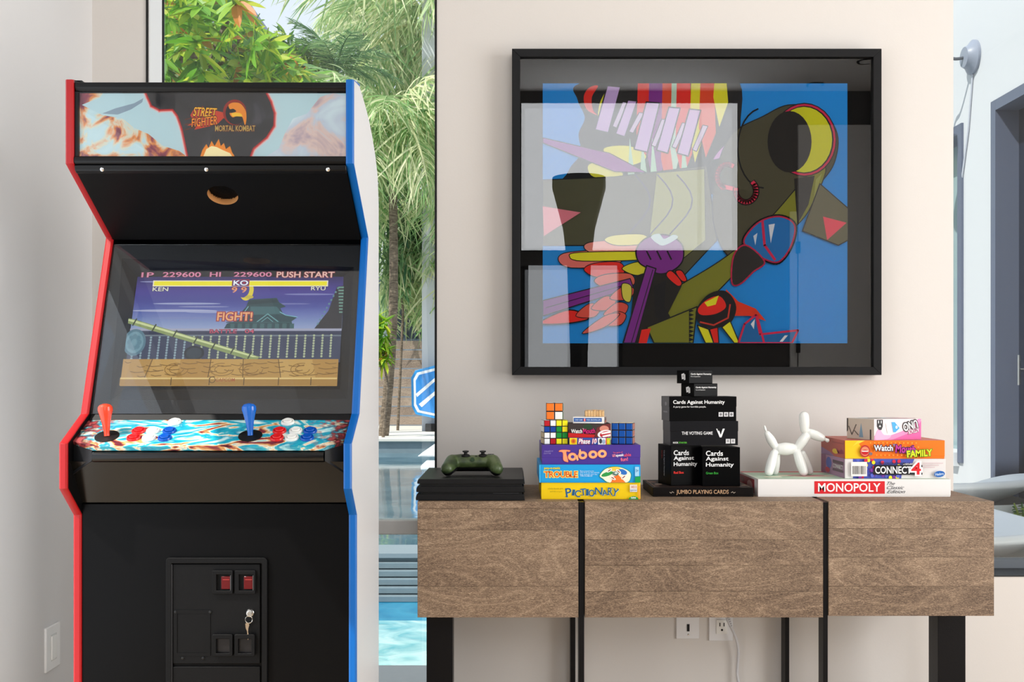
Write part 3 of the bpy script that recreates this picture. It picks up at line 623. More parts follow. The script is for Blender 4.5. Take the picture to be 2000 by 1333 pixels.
# joysticks and buttons
def lathe_on(prof, p, mt, name, par, n=24): return MB().lathe(prof, p, DN, n).build(name, mt, par)
def joystick(px, py, ptop, c_, lab):
    b0 = deck(px, py); up = V((-.03 if px < 300 else -.01, -.05, 1)).normalized()
    tp = P(ptop[0], ptop[1], b0.y); H = (tp-b0).length; up = (tp-b0).normalized()
    w_ = MB().lathe([(.027, 0), (.027, .0015), (.025, .002), (0.0001, .002)], b0, DN, 28).build('joystick_washer', BLACKS, cab)
    st_ = MB().lathe([(.0062, 0), (.0062, H*.12), (.0075, H*.2), (.0095, H*.42), (.0135, H*.66), (.0165, H*.80), (.0158, H*.9), (.0115, H*.97), (.005, H), (.0001, H+.0004)], b0+up*.001, up, 24).build('joystick', mat(c_, .22, coat=.4), cab)
    tag(st_, lab)
joystick(209, 853, (205, 790), '#e2452a', 'orange-red bat-top joystick'); joystick(489, 852, (486, 789), '#0b5fbe', 'blue bat-top joystick')
bc = {'r': ('#d81e22', 'red push button'), 'w': ('#ecebe4', 'white push button'), 'b': ('#0c4fb0', 'blue push button')}
for px, py, c_ in ((271, 843, 'r'), (261, 856.5, 'r'), (299, 843, 'w'), (291, 856.5, 'w'), (331, 843, 'b'), (322, 856.5, 'b'), (341, 826, 'w'),
                   (546, 843, 'r'), (541, 856.5, 'r'), (578, 843, 'w'), (570, 856.5, 'w'), (606, 843, 'b'), (600, 856.5, 'b'), (562, 826, 'w')):
    p = deck(px, py); cc, lb = bc[c_]
    b1 = MB().lathe([(.0158, 0), (.0158, .002), (.0145, .0045), (.0118, .0048), (.0112, .003), (.0001, .003)], p, DN, 22).build('button', mat(cc, .25, coat=.3), cab); tag(b1, lb)
    MB().lathe([(.0104, .003), (.0104, .0066), (.0092, .0078), (.005, .0074), (.0001, .0070)], p, DN, 20).build('plunger', mat(cc, .2, coat=.3), b1)
# coin door
yd = db+.002; cm_ = mat('#080809', .45, spec=.16, name='powder_black', bump=(1200, .35)); dp = yd-.004
def rr(x0, y0, x1, y1, r, n=5):
    out = []
    for cx_, cy_, a0 in ((x1-r, y1-r, 0), (x0+r, y1-r, 90), (x0+r, y0+r, 180), (x1-r, y0+r, 270)):
        for i in range(n+1): a = R(a0+90*i/n); out.append((cx_+r*math.cos(a), cy_+r*math.sin(a)))
    return out
def frame_part(name, o, i_, y_, th, mt, par, r=.006, bevel=.0012):   # picture-frame solid from pixel rects at depth y_
    a = rr(Xp(o[0], y_), Zp(o[3], y_), Xp(o[2], y_), Zp(o[1], y_), r); b = rr(Xp(i_[0], y_), Zp(i_[3], y_), Xp(i_[2], y_), Zp(i_[1], y_), min(r*.5, .002)); n = len(a)
    vs = [(x, y_-th, z) for x, z in a]+[(x, y_-th, z) for x, z in b]+[(x, y_, z) for x, z in a]+[(x, y_, z) for x, z in b]; fs = []
    for k in range(n):
        q = (k+1) % n; fs += [(k, q, n+q, n+k), (k, 2*n+k, 2*n+q, q), (n+k, n+q, 3*n+q, 3*n+k), (2*n+k, 3*n+k, 3*n+q, 2*n+q)]
    return MB().add(vs, fs).build(name, mt, par, bevel)
frame_part('coin_door_frame', (326, 1089, 523, 1600), (337, 1100, 513, 1590), yd, .009, cm_, cab, .008)
def rbox(name, x0, y0, x1, y1, y_, th, mt, par, bevel=.001): return box(name, mt, Xp(x0, y_), Xp(x1, y_), y_-th, y_, Zp(y1, y_), Zp(y0, y_), par, bevel)
door = rbox('coin_door', 338.5, 1102, 509, 1296, yd, .005, cm_, cab, .0012)
rbox('cash_box_door', 338.5, 1302, 509, 1588, yd, .005, cm_, cab, .0012)
MB().tube([P(335.5, 1103, yd-.006), P(335.5, 1590, yd-.006)], .0016, 8).build('piano_hinge', mat('#3a3a3c', .35, metal=.8), cab)
y5 = yd-.005
for x in (416, 460):
    s_ = frame_part('coin_slot', (x, 1114, x+40, 1160), (x+8, 1122, x+36, 1153), y5, .008, cm_, door, .002)
    rbox('slot_plate', x+8, 1122, x+36, 1153, y5, .002, cm_, s_, 0)
    rbox('slot_opening', x+9.5, 1126, x+13, 1152, y5-.002, .0006, mat('#010101', .9), s_, 0)
    r1 = rbox('reject_button', x+17, 1126, x+34.5, 1151, y5-.002, .004, mat('#56080c', .2), s_, .001); tag(r1, 'dark red translucent reject button')
    rbox('button_bar', x+19, 1132, x+32, 1134, y5-.006, .0006, mat('#8e2c2a', .3), s_, 0)
    rbox('button_edge', x+34.5, 1124, x+36, 1153, y5-.002, .004, mat('#8a8e90', .3, metal=1), s_, 0)
for x in (417, 460):
    s_ = frame_part('coin_return', (x, 1238, x+39, 1281), (x+7, 1247, x+33, 1275), y5, .010, cm_, door, .003)
    rbox('return_flap', x+7, 1247, x+33, 1275, y5, .001, mat('#1d1b1c', .3), s_, 0)
frame_part('access_plate', (340, 1192, 411, 1282), (346, 1199, 405, 1276), y5, .0012, cm_, door, .001, 0)
for x, y in ((343, 1196), (410.5, 1196), (357, 1286), (397, 1286)): MB().lathe([(.0038, 0), (.003, .002), (.0001, .0028)], P(x, y, y5), (0, -1, 0), 12).build('rivet', mat('#2a2b2c', .35, metal=.6), door)
lk = MB().lathe([(.0095, 0), (.0095, .003), (.008, .005), (.0055, .0052), (.005, .010), (.0001, .010)], P(489, 1198, y5), (0, -1, 0), 22).build('lock', CHROME, door)
rg = [P(486+7*math.cos(a), 1211+7*math.sin(a), y5-.008) for a in [2*math.pi*i/18 for i in range(19)]]
MB().tube(rg, .0009, 6).build('key_ring', CHROME, lk)
m = MB(); m.prism([(Xp(x, y5), Zp(y, y5)) for x, y in ((481, 1217), (486, 1215), (489, 1219), (487, 1226), (486.5, 1232), (488, 1246), (486, 1249), (484.5, 1232), (482, 1226))], y5-.0095, y5-.008, 'Y')
m.build('key', mat('#c9b7a0', .25, metal=1), lk)
# ================================================================== CONSOLE TABLE
TD = 2.94; TT = Zp(980, TD); TB = Zp(1206, TD); TBK = WY-.006
tab = thing('console_table', 'long weathered-wood console table with black steel straps and legs', 'table', (Xp(1378, TD), 3.17, 0))
for x0, x1, rows in ((815, 1130, (980, 994, 1036, 1146, 1207)), (1142, 1608, (980, 1055, 1105, 1156, 1207)), (1618, 1942, (980, 1033, 1089, 1146, 1204))):
    a, b = Xp(x0, TD)+.0006, Xp(x1, TD)-.0006; nr = len(rows)
    for i in range(nr-1):
        tag(box('front_board', WOOD, a, b, TD, TD+.022, Zp(rows[i+1], TD)+.0002, Zp(rows[i], TD)-(.0002 if i else 0), tab, .0006), None)
    ys = (TD+.0225, TD+.16, TD+.31, TBK)
    for i in range(3): box('top_board', WOOD, a, b, ys[i], ys[i+1]-.0006, TT-.024, TT, tab, .001)
    box('bottom_board', WOOD, a, b, TD+.0225, TBK, TB, TB+.02, tab)
    if x0 == 815: box('end_board', WOOD, a, a+.022, TD+.0225, TBK, TB+.0205, TT-.0245, tab)
    if x0 == 1618: box('end_board', WOOD, b-.022, b, TD+.0225, TBK, TB+.0205, TT-.0245, tab)
for x0, x1 in ((1130, 1142), (1608, 1618.5)):
    a, b = Xp(x0, TD), Xp(x1, TD); w_ = .0045
    box('front_strap', BMETAL, a+.001, b-.001, TD+.004, TD+.05, 0.004, TT-.003, tab, .0006)
    box('top_strap', BMETAL, a+.001, b-.001, TD+.051, TBK-.051, TT-.04, TT-.003, tab)
    box('back_strap', BMETAL, a+.001, b-.001, TBK-.05, TBK-.0005, 0.004, TT-.003, tab)
    box('foot_bar', BMETAL, a+.001, b-.001, TD+.051, TBK-.051, 0.004, .044, tab)
    x_ = (b if x0 < 1300 else a)
for x0, x1 in ((833, 884), (1832, 1886)):
    d = 3.10; box('leg', BMETAL, Xp(x0, d), Xp(x1, d), d, d+.07, .012, TB-.0005, tab, .001)
    box('leg_foot', BMETAL, Xp(x0, d)-.0, Xp(x1, d)+.0, TD+.03, TBK-.02, 0.0, .0115, tab)

# ================================================================== FRAMED PICTURE (abstract stand-in of the print)
AY = 3.352; pic = thing('framed_picture', 'large black-framed glossy abstract pop print of blue, olive and purple shapes', 'picture', (Xp(1361, AY), WY, Zp(733, AY)))
FRM = mat('#0e0e10', .45, spec=.2, name='frame_black', bump=(500, .08))
x0, x1, z0, z1_ = Xp(1000, AY), Xp(1722, AY), Zp(733, AY), Zp(95, AY); fw = .0255
for nm, pts in (('frame_top', [(x0, z1_), (x1, z1_), (x1-fw, z1_-fw), (x0+fw, z1_-fw)]), ('frame_bottom', [(x0, z0), (x1, z0), (x1-fw, z0+fw), (x0+fw, z0+fw)]),
                ('frame_left', [(x0, z0), (x0+fw, z0+fw), (x0+fw, z1_-fw), (x0, z1_)]), ('frame_right', [(x1, z0), (x1-fw, z0+fw), (x1-fw, z1_-fw), (x1, z1_)])):
    MB().prism(pts, AY, WY-.002, 'Y').build(nm, FRM, pic, .001)
yp = AY+.030
MB().box(x0+fw, x1-fw, yp, yp+.004, z0+fw, z1_-fw).build('black_mat', mat('#060607', .7, spec=.1, name='mat_board'), pic)
pr = Print((Xp(1060, yp), yp, Zp(163, yp)), x0=1060, y0=163, sx=yp/F, clip=(1060, 163, 1655, 671), rough=.6)
K = '#0e0d12'; OL, OD, PU, RE, YE, MG, BL, LI, PI_ = '#8c8d22', '#504c34', '#8c2a9a', '#fa2416', '#f6f220', '#e01f54', '#109af2', '#d6b6f0', '#ff8f92'
pr.rect(1060, 163, 1655, 671, BL)
pr.smooth([(1132, 163), (1128, 195), (1142, 230), (1130, 262), (1134, 300), (1110, 335), (1120, 372), (1440, 372), (1446, 250), (1434, 150), (1280, 140)], K, 6)
for x, w_, c_, y1 in ((1246, 24, RE, 300), (1268, 26, PU, 350), (1294, 20, '#f4491c', 350), (1312, 12, '#c8f0d8', 330), (1322, 26, RE, 330), (1350, 18, YE, 300), (1368, 26, '#f4491c', 290), (1396, 22, YE, 230)):
    pr.poly([(x, 150), (x+w_, 150), (x+w_+4, y1-30), (x+w_*.4, y1+18), (x-3, y1-40)], c_)
pr.smooth([(1140, 190), (1150, 172), (1168, 168), (1156, 190), (1158, 215), (1166, 225), (1146, 214)], RE, 5); pr.smooth([(1172, 200), (1186, 176), (1180, 205), (1168, 228)], YE, 5)
pr.smooth([(1180, 290), (1230, 286), (1262, 306), (1236, 322), (1196, 314)], YE, 5); pr.smooth([(1150, 322), (1190, 318), (1216, 344), (1160, 346)], '#f0ec40', 5)
for x in (1226, 1250, 1270, 1330): pr.poly([(x, 345), (x+4, 270), (x+14, 345)], '#bdeccf')
# big soft olive fields
pr.opoly([(1060, 352), (1200, 346), (1380, 324), (1400, 470), (1330, 545), (1240, 480), (1060, 480)], '#57563c')
pr.opoly([(1282, 338), (1376, 330), (1378, 470), (1316, 520), (1268, 460)], '#a5a854', ow=1.5)
for k in (0, 44, 82): pr.stroke([(1240+k+30*math.sin(t*.5), 342+t*16) for t in range(9)], 2.5, '#3c3a66')
# lilac slanted bars
for x, y, h, w_ in ((1186, 168, 92, 26), (1226, 196, 72, 18), (1262, 200, 98, 26), (1306, 210, 90, 22), (1346, 214, 92, 22)):
    pr.opoly([(x, y), (x+w_, y+2), (x+w_-24, y+h), (x-24, y+h-6)], LI, ow=2.5)
    pr.opoly([(x+w_+4, y+h*.34), (x+w_+14, y+h*.36), (x+w_-8, y+h*.9), (x+w_-16, y+h*.86)], '#dccaf0', ow=1.5)
# purple diagonal strokes
pr.opoly([(1060, 270), (1190, 300), (1262, 338), (1200, 336), (1060, 280)], '#9a3aa8', ow=1.5)
pr.smooth([(1392, 312), (1410, 288), (1440, 268), (1456, 268), (1440, 288), (1410, 308)], '#d59ae0', 5, K, 2)
# abstract olive arcs and disc
pr.smooth([(1400, 330), (1430, 262), (1490, 228), (1540, 206), (1600, 216), (1634, 262), (1628, 320), (1596, 366), (1560, 420), (1520, 470), (1470, 520), (1420, 500), (1392, 430)], OD, 6, K, 2)
pr.smooth([(1580, 340), (1612, 330), (1590, 390), (1556, 440), (1470, 500), (1390, 580), (1330, 618), (1262, 650), (1250, 600), (1330, 556), (1420, 500), (1500, 430)], OL, 6, K, 2)
pr.stroke([(1500+ 50*math.cos(t)-10, 290+78*math.sin(t)) for t in [R(a) for a in range(90, 270, 12)]], 3, K)
pr.ell(1570, 274, 63, 72, K); pr.ell(1570, 274, 61, 70, MG); pr.ell(1570, 274, 57, 66, K); pr.ell(1569, 274, 55, 64, '#e0e014'); pr.ell(1541, 278, 43, 60, '#17130f')
pr.poly([(1550, 350), (1590, 344), (1578, 400), (1556, 440)], '#1f1a16'); pr.poly([(1592, 352), (1604, 340), (1588, 392)], '#a8a84a')
# pink scroll
sc_ = [(1420+20*math.cos(R(a)), 346+24*math.sin(R(a))) for a in range(-60, -250, -14)]+[(1414, 366), (1432, 370)]
pr.stroke(sc_, 12, K); pr.stroke(sc_, 8, '#ff4668'); sc_ = [(1456+20*math.cos(R(a)), 374+22*math.sin(R(a))) for a in range(190, -50, -14)]
pr.stroke(sc_, 12, K); pr.stroke(sc_, 8, '#f82f58')
# right block and triangles
pr.opoly([(1600, 360), (1655, 408), (1655, 470), (1636, 480), (1566, 452)], '#6f6a4c')
pr.poly([(1606, 424), (1652, 436), (1614, 470)], '#ff5068'); pr.poly([(1060, 404), (1134, 416), (1062, 462)], '#f58a9a')
pr.smooth([(1452, 470), (1480, 436), (1520, 424), (1550, 440), (1544, 480), (1520, 512), (1490, 506), (1466, 490)], BL, 6, '#0f0d14', 9)
pr.smooth([(1452, 470), (1480, 436), (1520, 424), (1550, 440), (1544, 480), (1520, 512), (1490, 506), (1466, 490)], '#1479c4', 6, MG, 3)
pr.poly([(1500, 440), (1512, 438), (1504, 476)], '#eef4fa'); pr.poly([(1470, 462), (1478, 456), (1474, 480)], '#dbe9f6'); pr.stroke([(1488, 434), (1492, 480), (1512, 508)], 5, MG)
pr.smooth([(1428, 552), (1432, 500), (1456, 480), (1492, 512), (1470, 532), (1444, 556)], '#2a2624', 5, MG, 3)
# left: flames and fingers
for x0_, y_, x1_, c_, h in ((1090, 508, 1200, '#f47a70', 18), (1140, 484, 1246, '#f89484', 14), (1112, 502, 1262, YE, 10), (1180, 470, 1256, '#f8f070', 12), (1140, 528, 1210, RE, 16), (1160, 550, 1230, '#f36c58', 16), (1214, 526, 1256, '#e9e02a', 14)):
    pr.smooth([(x0_, y_), (x0_+20, y_-h*.8), (x1_, y_-h*.9), (x1_+6, y_+h*.5), (x0_+26, y_+h*.9)], c_, 5, K, 1.6)
pr.opoly([(1060, 588), (1230, 545), (1236, 562), (1060, 618)], PU, ow=2); pr.stroke([(1066, 602), (1226, 556)], 1.5, K)
pr.smooth([(1060, 626), (1112, 606), (1150, 622), (1112, 632), (1060, 634)], RE, 5, K, 2.5)
for x, y in ((1150, 606), (1180, 592), (1204, 604), (1216, 572), (1200, 622)): pr.smooth([(x-26, y+12), (x, y-12), (x+22, y-6), (x+10, y+14)], '#f05a48', 5, K, 1.5)
pr.smooth([(1136, 652), (1180, 618), (1210, 614), (1180, 640)], '#f26a5c', 5, K, 1.5); pr.smooth([(1214, 556), (1232, 560), (1230, 590), (1216, 584)], '#e8de50', 5, K, 1.5)
# purple cloud and falling bar
pr.poly([(1240, 540), (1300, 520), (1330, 560), (1300, 620), (1250, 671), (1225, 671)], '#1a1712')
pr.smooth([(1242, 488), (1262, 466), (1300, 460), (1330, 478), (1332, 510), (1312, 530), (1286, 536), (1262, 524), (1246, 512)], PU, 6, K, 2.5)
for x in (1262, 1282, 1302): pr.stroke([(x, 492), (x+8, 508)], 3, K)
pr.smooth([(1270, 464), (1286, 458), (1296, 468), (1314, 460), (1322, 466), (1298, 480), (1284, 478)], '#cfe9ec', 5)
pr.opoly([(1262, 520), (1280, 526), (1240, 671), (1216, 671)], PU, ow=2.5); pr.stroke([(1274, 528), (1232, 671)], 1.5, K)
pr.smooth([(1300, 540), (1310, 530), (1330, 552), (1322, 560)], RE, 5, K, 2); pr.smooth([(1318, 532), (1330, 530), (1340, 548), (1330, 550)], RE, 5, K, 2)
pr.poly([(1276, 560), (1300, 548), (1296, 600), (1320, 640), (1312, 671), (1298, 640), (1278, 618)], K)
pr.opoly([(1262, 640), (1360, 600), (1352, 671), (1276, 671)], OL, ow=2.5); pr.poly([(1252, 645), (1270, 642), (1262, 671), (1246, 671)], RE)
for i in range(9): pr.poly([(1344, 604+i*8), (1354, 608+i*8), (1344, 612+i*8)], K, up=False)
pr.l += 1
# lower middle blob
pr.poly([(1416, 566), (1440, 590), (1474, 604), (1494, 628), (1462, 618), (1430, 618), (1412, 600)], '#f2380e')
pr.smooth([(1358, 606), (1382, 576), (1416, 570), (1436, 600), (1422, 634), (1380, 642), (1362, 630)], K, 6)
pr.smooth([(1362, 604), (1380, 586), (1404, 580), (1416, 600), (1396, 614), (1368, 616)], RE, 6); pr.poly([(1374, 592), (1402, 578), (1396, 596), (1380, 600)], YE)
pr.stroke([(1366, 630), (1392, 636), (1420, 622), (1424, 596)], 3, '#e8402c')
pr.opoly([(1360, 636), (1382, 644), (1392, 671), (1376, 671)], YE); pr.opoly([(1384, 644), (1400, 640), (1402, 671), (1392, 671)], RE); pr.opoly([(1408, 640), (1424, 628), (1442, 671), (1432, 671)], YE)
pr.opoly([(1440, 671), (1452, 634), (1474, 616), (1482, 654), (1556, 646), (1544, 671)], '#1272b8', MG, 4); pr.poly([(1464, 634), (1472, 624), (1470, 644)], '#f2f6fa'); pr.poly([(1520, 668), (1530, 656), (1536, 656), (1526, 668)], '#f2f6fa'); pr.stroke([(1476, 618), (1490, 671)], 4, MG)
tag(pr.build('abstract_print', pic), 'glossy abstract print of blue, olive, purple and yellow shapes')
box('picture_glass', glass('acrylic_glazing', (.985, .985, .985), 1.5), x0+fw, x1-fw, AY+.012, AY+.0125, z0+fw, z1_-fw, pic)

# ================================================================== THINGS ON THE TABLE
SHADE = {}
def SP(c): return .07 if max(lin(c)[:3]) < .03 else .2
def carton(name, label, cat, group, px0, px1, py0, py1, d, depth, base, lidc=None, rot=0, topc=None, sidec=None, lidh=None, rough=.45, edge=.0012, drop=None, anchor='c'):
    """box whose front face is seen between px0..px1, py0..py1 at distance d; returns (root, w, h, scale) with local frame: x -w/2..w/2, front y=0, z 0..h"""
    s = d/F; a = R(-rot); w_ = (px1-px0)*s/max(.3, math.cos(a)); h = (py1-py0)*s
    cx = ((px0+px1)/2-1000)*s; z = CZ+(HY-py1)*s if drop is None else drop
    t = thing(name, label, cat, (cx, d, z), a, group, local=True)
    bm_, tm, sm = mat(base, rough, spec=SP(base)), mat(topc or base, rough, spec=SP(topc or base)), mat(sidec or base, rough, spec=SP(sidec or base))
    m = MB(); y0_, y1_ = 0, depth
    hh = h if lidh is None else h-lidh
    def bx(za, zb, g):
        k = MB(); k.box(-w_/2+g, w_/2-g, y0_+g, y1_-g, za, zb)
        k.mi = [2, 2, 0, 0, 1, 1]; k.mi = [2, 2, 0, 0, 1, 1]; return k
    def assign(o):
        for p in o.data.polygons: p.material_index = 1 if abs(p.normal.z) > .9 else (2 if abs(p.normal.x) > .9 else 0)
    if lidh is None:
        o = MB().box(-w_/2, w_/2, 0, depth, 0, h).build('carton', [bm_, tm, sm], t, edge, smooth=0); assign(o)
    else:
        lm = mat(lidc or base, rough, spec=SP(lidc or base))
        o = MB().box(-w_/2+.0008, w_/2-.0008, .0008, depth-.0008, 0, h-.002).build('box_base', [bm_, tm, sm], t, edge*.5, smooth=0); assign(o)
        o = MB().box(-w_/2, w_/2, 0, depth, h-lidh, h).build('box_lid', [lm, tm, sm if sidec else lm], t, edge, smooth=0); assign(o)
    return t, w_, h, s
def fprint(t, w_, h, px0, px1, py0, py1, clip=True):
    return Print((-w_/2, -.0004, h), x0=px0, y0=py0, sx=w_/(px1-px0), sy=h/(py1-py0), clip=(px0+.4, py0+.4, px1-.4, py1-.4) if clip else None)
def sprint(t, w_, h, depth, W_=100, H_=100):            # left face: u runs from the back (0) to the front (W_)
    return Print((-w_/2-.0004, depth, h), (0, -1, 0), (0, 0, -1), (-1, 0, 0), 0, 0, depth/W_, h/H_, clip=(1, 1, W_-1, H_-1))
def tprint(t, w_, h, depth, W_=100, H_=100):            # top face: u right, v from back to front
    return Print((-w_/2, depth, h+.0003), (1, 0, 0), (0, -1, 0), (0, 0, 1), 0, 0, w_/W_, depth/H_, clip=(.5, .5, W_-.5, H_-.5))

# --- game console
gc = thing('game_console', 'flat black slatted game console on the left end of the table', 'console', (Xp(918, 2.95), 2.95, TT))
yc0, yc1 = 2.955, 3.335; PSM = mat('#0e0e10', .42, spec=.22, name='console_black', bump=(1500, .15))
zt0 = TT+.0595; H_ = zt0-TT-.001; dk_ = mat('#050505', .6)
def slab(nm, f0, f1, xl, xr):
    za, zb = TT+.001+H_*f0, TT+.001+H_*f1; a, b = Xp(xl, 2.955), Xp(xr, 2.955)
    MB().prism([(a, za+.001), (a+.004, za), (b+.003, za), (b, zb-.001), (b-.001, zb), (a+.003, zb), (a, (za+zb)/2)], yc0, yc1, 'Y').build(nm, PSM, gc, .0006)
slab('lower_slab', 0, .29, 812, 1023); slab('middle_slab', .385, .655, 813, 1023); slab('top_slab', .775, 1, 815, 1023)
box('dark_gap_core', dk_, Xp(818, 2.955)+.004, Xp(1020, 2.955), yc0+.006, yc1-.004, TT+.002, zt0-.004, gc)
box('disc_slot', mat('#2a2a2c', .3), Xp(963, 2.96), Xp(1013, 2.96), yc0+.004, yc0+.006, TT+.001+H_*.31, TT+.001+H_*.34, gc)
# --- controller
ct = thing('game_controller', 'olive green gamepad with black thumbsticks resting on the black console', 'controller', (Xp(922, 3.05), 3.05, zt0), local=False)
def Q(x, y, d): return P(790+x/7.407, 840+y/7.407, d)
OLV = noise_mat('olive_shell', [(.35, '#2c3a22'), (.5, '#44552f'), (.65, '#5f6e46')], 26, 3, .38)
m = MB()
gz = zt0
def cp(a, b, ra, rb=None, bu=0): m.capsule(a, b, ra, rb, bu, 14)
for sg in (-1, 1):
    def X_(v): return Xp(922, 3.05)+sg*v
    cp((X_(.030), 3.115, gz+.040), (X_(.058), 3.095, gz+.036), .019, .021)
    cp((X_(.058), 3.10, gz+.036), (X_(.070), 3.045, gz+.021), .022, .0185)
    cp((X_(.058), 3.12, gz+.036), (X_(.020), 3.13, gz+.040), .017, .016)
cp((Xp(922, 3.05)-.035, 3.095, gz+.036), (Xp(922, 3.05)+.035, 3.095, gz+.036), .0165)
cp((Xp(922, 3.05)-.035, 3.125, gz+.038), (Xp(922, 3.05)+.035, 3.125, gz+.038), .0165)
m.build('shell', OLV, ct, remesh=.0022)
m = MB()
for sg in (-1, 1):
    def X_(v): return Xp(922, 3.05)+sg*v
    cp((X_(.058), 3.095, gz+.026), (X_(.069), 3.046, gz+.0175), .0185, .0172)
cp((Xp(922, 3.05)-.05, 3.11, gz+.022), (Xp(922, 3.05)+.05, 3.11, gz+.022), .014)
m.build('black_underside', mat('#0a0a0b', .4), ct, remesh=.0022)
for px in (909.5, 943):
    b0 = V((Xp(px, 3.10), 3.10, gz+.052))
    sk = MB().lathe([(.0125, -.004), (.0125, .003), (.010, .006), (.0055, .007), (.0045, .0115), (.0001, .0115)], b0, (0, -.12, 1), 20).build('thumbstick_socket', BLACKS, ct)
    MB().lathe([(.0045, .0110), (.0092, .0135), (.0094, .016), (.0075, .0162), (.0001, .0152)], b0, (0, -.12, 1), 20).build('thumbstick', mat('#101012', .5), sk)
for sg in (-1, 1):
    a = Xp(922, 3.05)+sg*.034; b = Xp(922, 3.05)+sg*.064
    MB().capsule((a, 3.142, gz+.046), (b, 3.132, gz+.046), .008, .007, 0, 12).build('bumper', mat('#2b2a2a', .3), ct)
lx = Xp(922, 3.05)
MB().lathe([(.0065, 0), (.006, .0012), (.0001, .0014)], (lx, 3.0795, gz+.0445), (0, -.92, .4), 18).build('guide_button', mat('#1d3a1e', .3), ct)
MB().capsule((lx-.012, 3.098, gz+.051), (lx-.009, 3.098, gz+.0515), .003).build('small_button', BLACKS, ct); MB().capsule((lx+.009, 3.098, gz+.0515), (lx+.012, 3.098, gz+.051), .003).build('small_button', BLACKS, ct)
for dx, dy, c_ in ((.046, 0, '#3a3f42'), (.058, 0, '#3a3f42'), (.052, .006, '#3a3f42'), (.052, -.006, '#3a3f42')): MB().lathe([(.0035, 0), (.003, .003), (.0001, .0035)], (lx+dx, 3.108+dy, gz+.0555), (0, 0, 1), 12).build('face_button', mat(c_, .25), ct)

# --- left stack
GL = 'board games stacked on the table'
d1 = 2.99
t, w1, h1, s = carton('board_game_box', 'bright yellow board game box at the bottom of the left stack', 'game box', GL, 1057, 1251, 943, 976, d1, .27, '#f6cf12', lidh=.046, drop=TT)
pr = fprint(t, w1, h1, 1057, 1251, 943, 976)
for i, (ch, x0, x1, y0, y1, r) in enumerate((('P', 1105, 1116, 954, 971, -8), ('I', 1118, 1122, 957, 968, 10), ('C', 1123, 1134, 958, 971, 12), ('T', 1134, 1144, 955, 968, -6), ('I', 1145, 1149, 956, 968, 0), ('O', 1150, 1161, 957, 970, 0), ('N', 1162, 1176, 953, 966, 6), ('A', 1176, 1186, 957, 968, -8), ('R', 1187, 1196, 953, 967, 0), ('Y', 1196, 1207, 955, 969, 14))):
    pr.text(ch, x0+.7, y0+.7, x1+.7, y1+.7, '#a9cfe0', rot=r); pr.text(ch, x0, y0, x1, y1, '#1f5f8e', bold=.02, rot=r)
    if ch in 'PITNRY': pr.rect(x0-1, y1-1.2, x0+3.5, y1, '#1f5f8e')
    if ch in 'INRTY': pr.rect(x1-3.2, y0-.2, x1+1, y0+.9, '#1f5f8e')
pr.text('a family charades game', 1070, 953, 1100, 957, '#8a7a10'); pr.text('quick draw and guess', 1074, 959, 1098, 962, '#8a7a10')
pr.rect(1230, 947, 1244, 955, '#f4e6d6'); pr.rect(1230, 955, 1244, 961, '#d9dde6'); pr.text('H', 1233, 949, 1236, 954, '#b03a30', bold=.05); pr.text('11', 1238, 949, 1242, 954, '#b03a30', bold=.05); pr.text('game', 1231, 957, 1243, 960, '#5a6a8a')
pr.ell(1237, 976, 9.5, 6.5, '#1d9a3c'); pr.text('new', 1232, 971, 1242, 974.5, '#ffffff', bold=.03)
pr.rect(1246, 949, 1250, 974, '#f0a83a')
pr.build('printed_face', t)
t, w2, h2, s = carton('board_game_box', 'sky blue board game box with red lettering, second from the bottom of the left stack', 'game box', GL, 1053, 1251, 908, 943, 2.985, .27, '#1f9ee0', lidh=.047, drop=TT+h1)
zz = TT+h1+h2
pr = fprint(t, w2, h2, 1053, 1251, 908, 943)
pr.text('pop-o-matic', 1063, 912.5, 1094, 918, '#f4e04a', bold=.06, outline='#2b6f2e', ow=.07)
pr.text('TROUBLE', 1063, 921, 1128, 932.5, '#e0401c', bold=.03, outline='#f8ea6a', ow=.09)
for i, L2 in enumerate(('Race around to be', 'the first to the finish,', 'but watch out for', 'TROUBLE!')): pr.text(L2, 1133, 919+i*3.2, 1133+(27, 38, 34, 24)[i], 921.4+i*3.2, '#d8effc')
pr.smooth([(1171, 929), (1182, 916), (1200, 911.5), (1216, 914), (1230, 922), (1232, 932), (1224, 943), (1190, 943), (1178, 936)], '#f6f2dc', 5, '#3a9a52', 1)
pr.ell(1200, 916, 12, 4, '#f3c94a'); pr.ell(1216, 922, 9, 5, '#2b6fc2', 20); pr.ell(1186, 926, 12, 4, '#2f9a48', -18); pr.ell(1203, 937, 8, 7, '#e0301e'); pr.poly([(1192, 943), (1206, 926), (1222, 943)], '#ee7a28')
for x, y, r in ((1190, 919, -35), (1197, 934, 30), (1218, 932, -40), (1208, 921, 40)): pr.ell(x, y, 6, 2.6, '#fffdf4', r); pr.ell(x, y, 4, 1, '#8a3a22', r)
pr.ell(1202, 925, 6, 4, '#5c7a74'); pr.ell(1203, 924, 3, 2, '#cfdcd8')
pr.rect(1240, 912, 1248, 930, '#9fd2ee'); pr.text('5+', 1241.5, 917, 1246.5, 922, '#1c5f9a', bold=.04); pr.poly([(1240, 932), (1251, 930), (1251, 943), (1240, 943)], '#159a4a'); pr.text('new', 1242, 934.5, 1249, 937.5, '#fff')if False else None
pr.rect(1053, 908, 1055.5, 943, '#47b8ee')
pr.build('printed_face', t)
t, w3, h3, s = carton('board_game_box', 'purple board game box with salmon lettering, third from the bottom of the left stack', 'game box', GL, 1058, 1251, 870, 908, 2.995, .26, '#4b3590', lidh=.035, rot=0, drop=zz)
pr = fprint(t, w3, h3, 1058, 1251, 870, 908)
